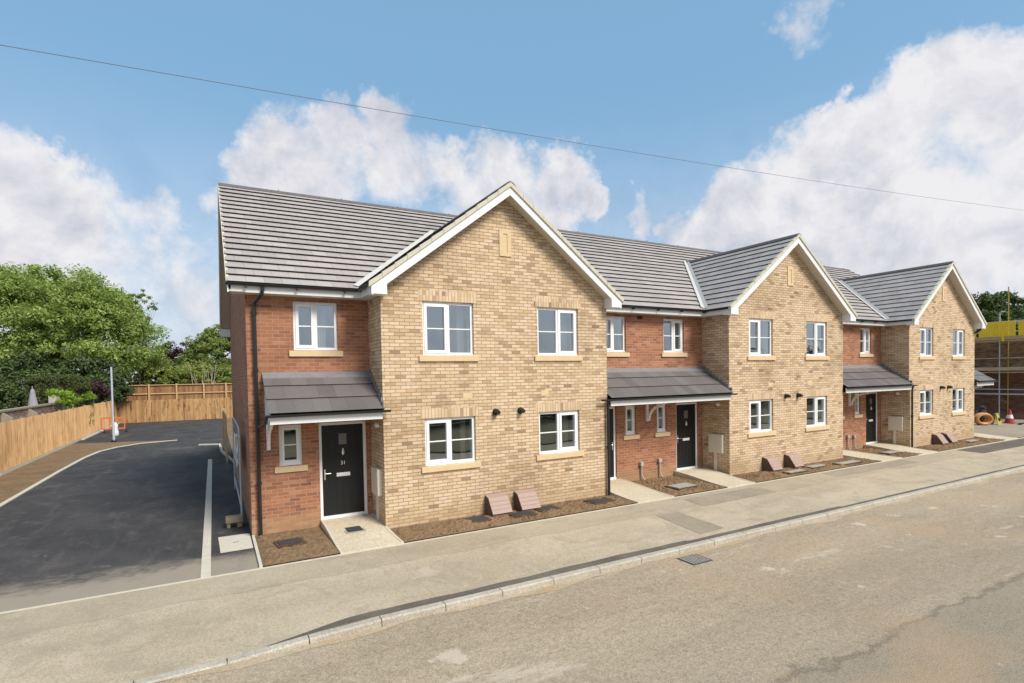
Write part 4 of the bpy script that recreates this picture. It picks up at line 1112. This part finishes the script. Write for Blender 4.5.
def tree(name, base, blobs, nclump, nleaf, size, mt, lab, cat='tree', trunk_r=.25, clump=(.6, 1.1), group=None, bark='bark', inner=.35, limbs=6, flatc=.65):
    e = empty(name, base, lab, cat, group)
    C_ = crown_pts(blobs, nclump, inner)
    rad = RNG.uniform(clump[0], clump[1], (nclump, 1))*np.array([[1, 1, flatc]])
    leaf_obj('crown', leaves(C_, rad, nleaf, size), M[mt], e)
    q = MB(); bx, by, bz = base
    top = max(b_[2] for b_ in blobs)
    q.tube([(bx, by, bz-.3), (bx+.1, by, bz+(top-bz)*.35), (bx-.1, by+.1, bz+(top-bz)*.7), (bx, by, top)], [trunk_r*1.25, trunk_r, trunk_r*.7, trunk_r*.25], 8)
    for k in range(limbs):
        c_ = C_[RNG.integers(nclump)]; s0 = RNG.uniform(.25, .6)
        st = Vector((bx, by, bz+(top-bz)*s0)); en = Vector(c_); md = (st+en)/2+Vector((0, 0, .4))
        q.tube([st, md, en], [trunk_r*.45, trunk_r*.28, trunk_r*.06], 6)
    q.build('trunk', M[bark], e)
    return e
# big broad tree at the left
tree('broadleaf_tree', (-10.6, 44, 0), [(-10.6, 44, 7.2, 6.2, 5.5, 4.6), (-6.9, 43, 6.4, 3.4, 3.6, 3.7), (-14.6, 43.5, 7.0, 4.6, 4.5, 4.2), (-10.2, 42, 8.8, 4.6, 4, 3.2), (-12.8, 44, 9.2, 3.3, 3.4, 2.6), (-7.8, 43.0, 8.4, 2.9, 3, 2.6), (-9.6, 41, 4.8, 4.6, 3, 2.4), (-14.5, 41.5, 9.6, 3.0, 3, 2.6), (-13.5, 41, 4.6, 4.0, 3, 2.6)],
     620, 210, .135, 'leaf_main', 'large broad bright green tree filling the left edge beyond the garden wall', trunk_r=.5, clump=(.5, 1.05), inner=.3, flatc=.8)
# loose twig ends at its right
tree('slender_tree', (-5.2, 43, 1), [(-4.6, 43, 9.0, 1.0, 1, 1.7), (-4.3, 43, 7.2, .8, .8, 1.5), (-5.4, 43, 9.9, 1.1, .8, .6)], 26, 26, .13, 'leaf_mid', 'thin sparse tree with leafy twigs against the sky at the right of the big tree', trunk_r=.06, clump=(.16, .38), limbs=14)
tree('broadleaf_tree', (-20.0, 40, 0), [(-20.0, 40, 6.5, 4.2, 4, 4.2), (-18.6, 40, 4.5, 4, 4, 3.5)], 170, 100, .2, 'leaf_dark', 'dark tree at the far left edge behind the big bright tree', trunk_r=.35)
# dark shrubs beneath the crown
tree('shrub', (-11.3, 31.5, 0), [(-11.2, 31.5, 1.9, 1.7, 1.6, 2.2), (-12.8, 32, 2.2, 1.8, 1.6, 2.2), (-10.4, 34, 2.6, 1.8, 1.4, 2.3)], 170, 110, .12, 'leaf_dark', 'dark evergreen shrub at the left edge behind the garden wall', 'shrub', .1, (.35, .6))
tree('shrub', (-8.6, 38.6, 0), [(-8.6, 38.6, 2.6, 2.6, 1.4, 2.3), (-6.9, 39, 2.8, 1.4, 1.2, 2.2), (-11.5, 38.6, 2.8, 3.2, 1.4, 2.6)], 230, 110, .14, 'leaf_dark', 'dark shrubs in shade under the big tree beside the lamp post', 'shrub', .12, (.4, .7))
# clipped hedge
hc = []
for _ in range(330):
    x_, y_, z_ = RNG.uniform(-9.15, -6.55), RNG.uniform(29.4, 31), RNG.uniform(.6, 3.45); f_ = RNG.integers(3)
    if f_ == 0: y_ = 29.4
    elif f_ == 1: z_ = 3.45-.25*abs(RNG.normal())*.3
    else: x_ = RNG.choice([-9.15, -6.55])
    if x_ > -6.9 or x_ < -8.8: z_ = min(z_, 3.3)
    hc.append((x_, y_, z_))
e = empty('clipped_hedge', (-7.9, 30.2, 0), 'neatly clipped flat topped green hedge beyond the garden wall', 'hedge')
leaf_obj('foliage', leaves(np.array(hc), np.full((len(hc), 3), .22), 90, .06), M['leaf_hedge'], e)
MB().box(-8.9, -6.8, 29.65, 30.8, .0, 3.2).build('branches', M['bark'], e)
# bright climber on the wall
tree('climbing_plant', (-7.0, 26.2, 0), [(-7.0, 26.0, 2.45, .5, .5, .35), (-6.8, 27.6, 2.2, .4, .9, .4), (-6.7, 25.2, 2.0, .25, .4, .45), (-6.6, 30.5, 2.2, .4, .9, .35)], 60, 60, .085, 'leaf_bright', 'bright lime green climbing plant hanging over the garden wall', 'plant', .03, (.14, .28), limbs=3)
tree('shrub', (-6.9, 35.5, 0), [(-6.9, 35.5, 2.5, .7, 1.8, .7)], 40, 60, .10, 'leaf_purple', 'brownish dry shrub on the garden wall just left of the lamp post', 'shrub', .05, (.2, .4), limbs=3)
# trees and shrubs beyond the end fence
tree('broadleaf_tree', (-.2, 47.5, 1.3), [(-.2, 47.5, 5.8, 2.1, 1.8, 1.9), (1.2, 47.5, 6.9, 1.8, 1.6, 1.6), (-1.2, 47, 4.4, 1.4, 1.4, 1.4), (2.5, 48, 5.5, 2.4, 2, 2.6)], 150, 90, .15, 'leaf_mid', 'mid green tree beyond the end fence beside the red side wall', trunk_r=.16, clump=(.35, .75))
tree('copper_tree', (-2.9, 50, 1.3), [(-2.9, 50, 5.3, 1.7, 1.5, 1.6), (-4.2, 50, 4.6, 1.3, 1.3, 1.5), (-1.4, 50.5, 5.0, 1.2, 1.2, 1.6)], 90, 90, .14, 'leaf_purple', 'dark purple leaved tree between the two green trees behind the end fence', trunk_r=.15, clump=(.35, .7))
tree('shrub', (-3.7, 44.5, 1.3), [(-3.7, 44.3, 3.6, 1.3, 1.0, 1.6), (-4.9, 44, 4.3, .9, .9, 1.5), (-2.7, 44.2, 3.1, .9, .8, 1.2)], 100, 90, .13, 'leaf_lime', 'pale lime green shrub behind the middle of the end fence', 'shrub', .08, (.3, .6))
tree('shrub', (-1.6, 44, 1.3), [(-1.6, 44, 3.2, 1.0, .9, 1.3), (-.2, 44, 3.4, 1.0, .9, 1.3), (1.1, 44, 3.3, 1.0, .9, 1.4)], 90, 80, .12, 'leaf_lime', 'yellowish green shrub in front of pale bare stems behind the end fence', 'shrub', .06, (.25, .5))
tree('shrub', (-5.9, 45, 1.3), [(-5.9, 45, 3.8, 1.4, 1.2, 2.3), (-4.2, 46.5, 3.4, 1.6, 1.2, 1.8), (-1.6, 46.5, 3.2, 2.6, 1.2, 1.6), (1.8, 46.5, 3.2, 1.8, 1.2, 1.6)], 190, 80, .14, 'leaf_mid', 'dense mid green thicket filling the space behind the end fence', 'shrub', .1, (.35, .7))
q = MB()
for k in range(16):
    x_ = RNG.uniform(-1.7, .9); h = RNG.uniform(2.2, 3.6); q.tube([(x_, 43.2, 1.2), (x_+RNG.uniform(-.2, .2), 43.2, 1.2+h*.5), (x_+RNG.uniform(-.5, .5), 43.1, 1.2+h)], [.035, .028, .012], 5)
tag(q.build('bare_shrub', M['palewood']), 'clump of pale bare stems behind the right end of the end fence', 'shrub')
# far wood (single mass) behind to close the horizon at the left
tree('far_tree', (-34, 62, 0), [(-34, 62, 5, 9, 4, 5)], 110, 80, .35, 'leaf_dark', 'distant dark tree beyond the left garden', clump=(1, 1.8))

# ================================================================= CAR PARK THINGS
e = empty('lamp_post', (-4.52, 24.37, -.1), 'slim unlit grey blue steel post standing in the planting strip by the left fence', 'post')
q = MB(); q.tube([(-4.52, 24.37, -.1), (-4.52, 24.37, 1.0)], .06, 12); q.tube([(-4.52, 24.37, 1.0), (-4.52, 24.37, 3.93)], .045, 12); q.build('shaft', M['lampgrey'], e)
MB().lathe((-4.52, 24.37, -.09), [(.12, 0), (.12, .08), (.08, .14)], 12).build('base_sleeve', M['black'], e)
e = empty('road_barrier', (-5.5, 31.6, -.1), 'orange plastic safety barrier behind the lamp post', 'barrier')
q = MB()
for za, zb in ((.78, .88), (.10, .18)): q.box(-6.1, -4.85, 31.5, 31.56, za, zb)
for x_ in (-6.1, -5.7, -5.3, -4.91): q.box(x_, x_+.06, 31.505, 31.555, .18, .78)
q.build('barrier_panel', M['orange'], e)
q = MB(); q.box(-6.0, -5.9, 31.2, 31.9, -.1, -.02); q.box(-4.85, -4.75, 31.2, 31.9, -.1, -.02); q.box(-5.97, -5.93, 31.5, 31.56, -.02, .12); q.box(-4.82, -4.78, 31.5, 31.56, -.02, .12); q.build('foot', M['sack'], e)
q = MB(); q.lathe((-4.95, 28.2, -.1), [(.12, 0), (.18, .1), (.17, .3), (.12, .5), (.16, .66), (.08, .8), (.03, .84)], 9)
tag(q.build('builders_bag', M['bag'], smooth=True), 'upright white builders bag in front of the orange barrier', 'bag')

# overhead cable
q = MB(); P_ = []
for k in range(61):
    x_ = -45+120*k/60; z_ = 5.98+.052*(x_+1.3)+.00085*(x_+1.3)*(x_-3.7)*.9
    P_.append((x_, -5, z_))
q.tube(P_, .003, 5); tag(q.build('overhead_cable', M['cable'], recenter=False), 'single thin black overhead cable crossing the sky above the roofs', 'cable')

# ================================================================= BUILDING SITE AT THE RIGHT
e = empty('unfinished_house', (50, 6, -.1), 'unfinished brown brick house shell without roof behind the scaffolding at the right edge', 'house')
MB().box(42.6, 60, .9, 11, -.3, 2.92).build('lower_wall', M['dark_brick'], e)
MB().box(42.603, 60, .903, 10.997, 2.925, 4.55).build('upper_wall', M['dull_buff'], e)
q = MB(); q.box(42.6, 60, .9, 1.1, 4.55, 4.7); q.box(42.6, 42.8, .9, 11, 4.55, 4.7); q.build('wall_top', M['dull_buff'], e)
e = empty('scaffolding', (41.6, 5, -.1), 'tube scaffolding with board lifts and yellow brick guards along the unfinished house', 'scaffolding')
for y_ in (.9, 2.95, 5.0, 7.0, 9.0):
    for x_, top, mm in ((41.15, 6.3, 'galv'), (42.35, 5.9 if y_ != 2.95 else 7.9, 'galv')):
        MB().tube([(x_, y_, -.1), (x_, y_, top)], .03, 8).build('standard', M['galv'] if not (y_ == 2.95 and x_ > 42) else M['yellowd'], e)
for z_ in (1.45, 1.75, 2.75, 3.6, 4.62, 5.15, 5.75):
    for x_ in (41.12, 42.32):
        if z_ in (1.75, 5.15) and x_ > 42: continue
        MB().tube([(x_, .3, z_), (x_, 9.6, z_)], .026, 8).build('ledger', M['galv'] if z_ > 5 or z_ < 2.7 else M['boards'], e)
for z_ in (2.86, 4.70):
    q = MB()
    for k in range(5): q.box(41.14+k*.235, 41.36+k*.235, .2, 9.7, z_, z_+.04)
    q.box(41.08, 41.115, .2, 9.7, z_+.0, z_+.2); q.build('boards', M['boards'], e)
for k in range(5):
    y0 = .35+k*1.85
    q = MB(); yy = y0
    while yy < y0+1.7: q.box(41.05, 41.062, yy, yy+.062, 4.88, 5.72+.06*math.sin(k*2.2)); yy += .075
    zz = 4.88
    while zz < 5.7: q.box(41.045, 41.05, y0, y0+1.72, zz, zz+.05); zz += .12
    q.box(41.03, 41.044, y0+.5, y0+.62, 4.6, 5.3)
    q.build('brick_guard', M['yellow'], e)
sheet('site_ground', [(31.6, -1.05), (80, -1.05), (80, 14), (31.6, 14)], -.066, M['pavedark'])
# coil, sacks, sign, cone
q = MB()
for k in range(7):
    t0 = k*.9; rr_ = .26+.035*math.sin(k*1.9)
    off = (k-3)*.045
    q.tube([(36.75+math.cos(a)*rr_*1.15+off*.4, 2.15+off-.2*math.cos(a), .27+math.sin(a)*rr_) for a in np.linspace(0, 2*math.pi, 22)], .055, 7)
tag(q.build('pipe_coil', M['orangep']), 'coil of thick orange pipe lying at the corner of the farthest gable', 'pipe coil')
q = MB(); q.lathe((38.3, 2.75, -.08), [(.22, 0), (.30, .2), (.27, .5), (.2, .75), (.22, .9), (.08, 1.0)], 9); q.lathe((38.75, 2.95, -.08), [(.25, 0), (.3, .25), (.15, .5), (.05, .55)], 9)
tag(q.build('rubble_sack', M['sack']), 'black rubble sacks standing between the orange coil and the yellow sign', 'sack')
e = empty('floor_sign', (37.6, 1.85, -.08), 'dusty yellow folding caution sign left of the red and white cone', 'sign')
for s_ in (-1, 1):
    MB().prism([(37.36, 1.85+s_*.16, -.07), (37.86, 1.85+s_*.16, -.07), (37.72, 1.85+s_*.02, .56), (37.50, 1.85+s_*.02, .56)], (0, .012*s_, 0)).build('sign_board', M['yellowd'], e)
MB().lathe((37.61, 1.74, .12), [(.02, 0), (.07, .04), (.08, .1), (.07, .16), (.02, .2)], 10).build('sign_symbol', M['sack'], e)
e = empty('traffic_cone', (39.0, 1.75, -.08), 'red traffic cone with broad white band in front of the scaffolding', 'cone')
MB().box(38.72, 39.28, 1.47, 2.03, -.075, -.03).build('cone_base', M['conered'], e)
MB().lathe((39, 1.75, -.03), [(.23, 0), (.17, .24)], 14).build('cone_body', M['conered'], e)
MB().lathe((39, 1.75, -.03), [(.165, .241), (.115, .44)], 14).build('reflective_band', M['bag'], e)
MB().lathe((39, 1.75, -.03), [(.11, .441), (.045, .72)], 14).build('cone_tip', M['conered'], e)
q = MB(); q.tube([(38.2+k*.25, 1.0+.25*math.sin(k*.8), -.03) for k in range(16)], .04, 6)
tag(q.build('site_hose', M['sack']), 'black hose lying on the ground below the traffic cone', 'hose')
# trees behind the site
tree('dark_tree', (75, 17, 0), [(75, 17, 6.8, 3.6, 3.5, 4.6), (72.5, 17.5, 6.3, 2.6, 2.5, 3.6), (77.5, 17, 5.0, 2.8, 2.5, 3.2)], 260, 90, .24, 'leaf_dark', 'dark green tree behind the farthest gable and the yellow brick guards', trunk_r=.4, clump=(.5, 1.0))
tree('dark_tree', (84, 17, 0), [(83, 17, 7.2, 3.2, 3.5, 4.8), (87.5, 17, 6.0, 3.4, 3, 4.6), (91, 17, 6, 3, 3, 4)], 280, 90, .24, 'leaf_dark', 'dark green tree at the right edge beyond the scaffolding', trunk_r=.4, clump=(.5, 1.0))
# a field hedge across the road, seen mirrored in the window glass
e = empty('roadside_hedge', (20, -24, -.2), 'tall dark field hedge across the road, mirrored in the lower windows', 'hedge')
hc = np.stack([RNG.uniform(-40, 90, 900), RNG.uniform(-25, -23, 900), RNG.uniform(.2, 3.4, 900)], 1); hc[:, 2] += 1.2*np.sin(hc[:, 0]*.7)+.9*np.sin(hc[:, 0]*1.9+1)*(hc[:, 2] > 1.5)
leaf_obj('foliage', leaves(hc, np.full((900, 3), 1.1), 34, .28), M['leaf_olive'], e)
MB().box(-42, 92, -24.6, -24.0, -.2, 1.2).build('branches', M['leaf_olive'], e)

# ================================================================= LIGHT
SAZ, SEL = math.radians(158), math.radians(44)
sun = bpy.data.lights.new('sun', 'SUN'); sun.energy = 2.5; sun.angle = math.radians(22); sun.color = (1, .93, .83)
so = bpy.data.objects.new('sun', sun); COL.objects.link(so)
sd = Vector((math.sin(SAZ)*math.cos(SEL), math.cos(SAZ)*math.cos(SEL), math.sin(SEL)))
so.rotation_euler = sd.to_track_quat('Z', 'Y').to_euler(); so.location = (0, 0, 40)
w = bpy.data.worlds.new('World'); sc.world = w; w.use_nodes = True
t = NT(w.node_tree)
for n in list(t.n): t.n.remove(n)
out = t.new('ShaderNodeOutputWorld'); bg = t.new('ShaderNodeBackground')
sky = t.new('ShaderNodeTexSky', sky_type='NISHITA'); sky.sun_disc = False; sky.sun_elevation = SEL; sky.sun_rotation = SAZ
sky.air_density = 1.0; sky.dust_density = .6; sky.ozone_density = 1.2
STR = .10
Dv = t.new('ShaderNodeTexCoord').outputs['Generated']
CLOUDS = [((0.467, 0.8208, 0.3289), 0.0601, 1), ((0.4395, 0.8232, 0.3593), 0.0373, 0.8), ((0.8229, 0.442, 0.357), 0.0467, 1), ((0.8067, 0.4906, 0.3294), 0.0681, 1), ((0.8457, 0.3654, 0.3889), 0.053, 1), ((0.65, 0.71, 0.2711), 0.0324, 0.6), ((-0.2072, 0.947, 0.2455), 0.0759, 1), ((-0.2255, 0.9406, 0.254), 0.0921, 1), ((-0.1927, 0.9353, 0.2968), 0.0399, 1), ((-0.1674, 0.9578, 0.2335), 0.0791, 1), ((-0.2239, 0.9624, 0.1539), 0.1044, 1), ((-0.0739, 0.9606, 0.268), 0.0392, 0.6), ((-0.0448, 0.9754, 0.2158), 0.0587, 0.5), ((-0.0146, 0.9917, 0.1281), 0.0927, 0.5), ((-0.1028, 0.9781, 0.1809), 0.0716, 0.5), ((-0.1637, 0.9793, 0.1188), 0.0842, 0.7), ((0.2641, 0.8726, 0.4109), 0.0544, 1), ((0.1904, 0.9033, 0.3844), 0.0505, 1), ((0.0884, 0.9368, 0.3386), 0.0689, 1), ((0.1475, 0.9346, 0.3238), 0.0887, 1), ((0.2856, 0.8927, 0.3487), 0.0903, 1), ((0.3628, 0.86, 0.3589), 0.0582, 1), ((0.4172, 0.8584, 0.2984), 0.0958, 1), ((0.5319, 0.7781, 0.334), 0.0549, 1), ((0.5741, 0.7645, 0.2932), 0.0358, 1), ((0.5116, 0.8121, 0.2807), 0.0734, 1), ((0.0591, 0.9648, 0.2561), 0.0753, 1), ((0.7261, 0.6478, 0.2307), 0.0718, 1), ((0.7613, 0.5962, 0.2549), 0.0764, 1), ((0.806, 0.5219, 0.2793), 0.0859, 1), ((0.831, 0.4464, 0.3318), 0.0594, 1), ((0.7977, 0.4701, 0.3778), 0.0289, 1), ((0.8478, 0.4022, 0.3456), 0.0689, 1), ((0.8673, 0.3408, 0.3629), 0.053, 1), ((0.8928, 0.3082, 0.3286), 0.0698, 1), ((0.8823, 0.4184, 0.2157), 0.161, 1), ((0.9296, 0.3201, 0.1829), 0.1389, 1), ((0.8098, 0.5589, 0.1788), 0.1376, 1), ((0.9363, 0.2459, 0.2507), 0.1346, 1), ((0.973, 0.1956, 0.1224), 0.1797, 1), ((0.6834, 0.6852, 0.2518), 0.0228, 0.8), ((0.735, 0.4901, 0.4686), 0.0316, 0.4), ((0.7405, 0.4569, 0.4928), 0.0255, 0.4), ((0.9592, 0.125, 0.2535), 0.1344, 1), ((-0.338, 0.9205, 0.1961), 0.1232, 1), ((-0.4133, 0.8763, 0.2476), 0.1164, 1), ((0.109, 0.677, 0.7279), 0.0907, 0.8), ((0.6476, 0.3078, 0.697), 0.0915, 0.8), ((0.0, -0.8192, 0.5736), 0.35, 1), ((0.4636, -0.803, 0.3746), 0.3, 1), ((-0.4532, -0.7849, 0.4226), 0.4, 1), ((-0.6124, -0.3536, 0.7071), 0.3, 1), ((0.4967, -0.2868, 0.8192), 0.3, 1), ((-0.1699, -0.9633, 0.2079), 0.3, 1), ((0.171, -0.4698, 0.866), 0.25, 1)]
def wnoise(sc_, det, ro):
    n = t.new('ShaderNodeTexNoise'); t.put(n.inputs['Vector'], Dv); n.inputs['Scale'].default_value = sc_; n.inputs['Detail'].default_value = det; n.inputs['Roughness'].default_value = ro
    return t.v('SUBTRACT', n.outputs['Color'], Vector((.5, .5, .5)))
Dw = t.v('ADD', t.v('ADD', Dv, t.v('MULTIPLY', wnoise(9, 5, .6), Vector((.16, .16, .14)))), t.v('MULTIPLY', wnoise(34, 8, .65), Vector((.045, .045, .045))))
Dw = t.v('NORMALIZE', Dw)
fld = None
for i, (c_, r, wgt) in enumerate(CLOUDS):
    cr_ = math.cos(r); d = t.v('DOT_PRODUCT', Dw, Vector(c_))
    q = t.m('MULTIPLY', t.m('DIVIDE', t.m('SUBTRACT', d, cr_), 1-cr_), wgt)
    fld = q if fld is None else t.m('SMOOTH_MAX', fld, q, .45)
fld = t.m('MAXIMUM', fld, -1.2)
n1 = t.noise(Dv, 8.5, 12, .62, .3)
fl = t.m('MULTIPLY', t.m('MINIMUM', fld, 1.0), .9)
F_ = t.m('ADD', fl, t.m('MULTIPLY', t.m('SUBTRACT', n1, .5), 1.7))
mask = t.m('MULTIPLY', t.sstep(F_, -.2, .75), .97)
# relief: lit from above, greyer below
n1b = t.noise(t.v('ADD', Dv, Vector((.012, -.006, .035))), 8.5, 12, .62, .3)
rel = t.m('SUBTRACT', n1, n1b)
dz = t.sep(Dv)[2]
# thin veil towards the horizon
veil = t.m('MULTIPLY', t.sstep(dz, .46, .0), t.m('ADD', .38, t.m('MULTIPLY', t.noise(Dv, 3.0, 6, .6), .5)))
mask = t.m('MAXIMUM', mask, veil)
shade = t.m('ADD', t.m('ADD', t.m('MULTIPLY', t.sstep(F_, .25, 1.5), .45), t.m('MULTIPLY', t.sstep(t.noise(Dv, 5.0, 8, .6, .5), .42, .64), .5)), t.m('MULTIPLY', rel, -3.2), clamp=True)
cc = t.mix(shade, (4.9, 4.8, 4.9), (3.3, 3.38, 3.8))
blue = t.mix(.75, sky.outputs[0], (1.32, 2.6, 3.95))
colr = t.mix(mask, blue, cc)
t.put(bg.inputs[0], colr); bg.inputs[1].default_value = STR
t.l.new(bg.outputs[0], out.inputs[0])

vs = sc.view_settings; vs.view_transform = 'Standard'; vs.look = 'None'; vs.exposure = .85; vs.gamma = 1; vs.use_curve_mapping = False
sc.cycles.max_bounces = 6; sc.cycles.transparent_max_bounces = 12
for o in list(bpy.data.objects):
    if '_w' in o: del o['_w']
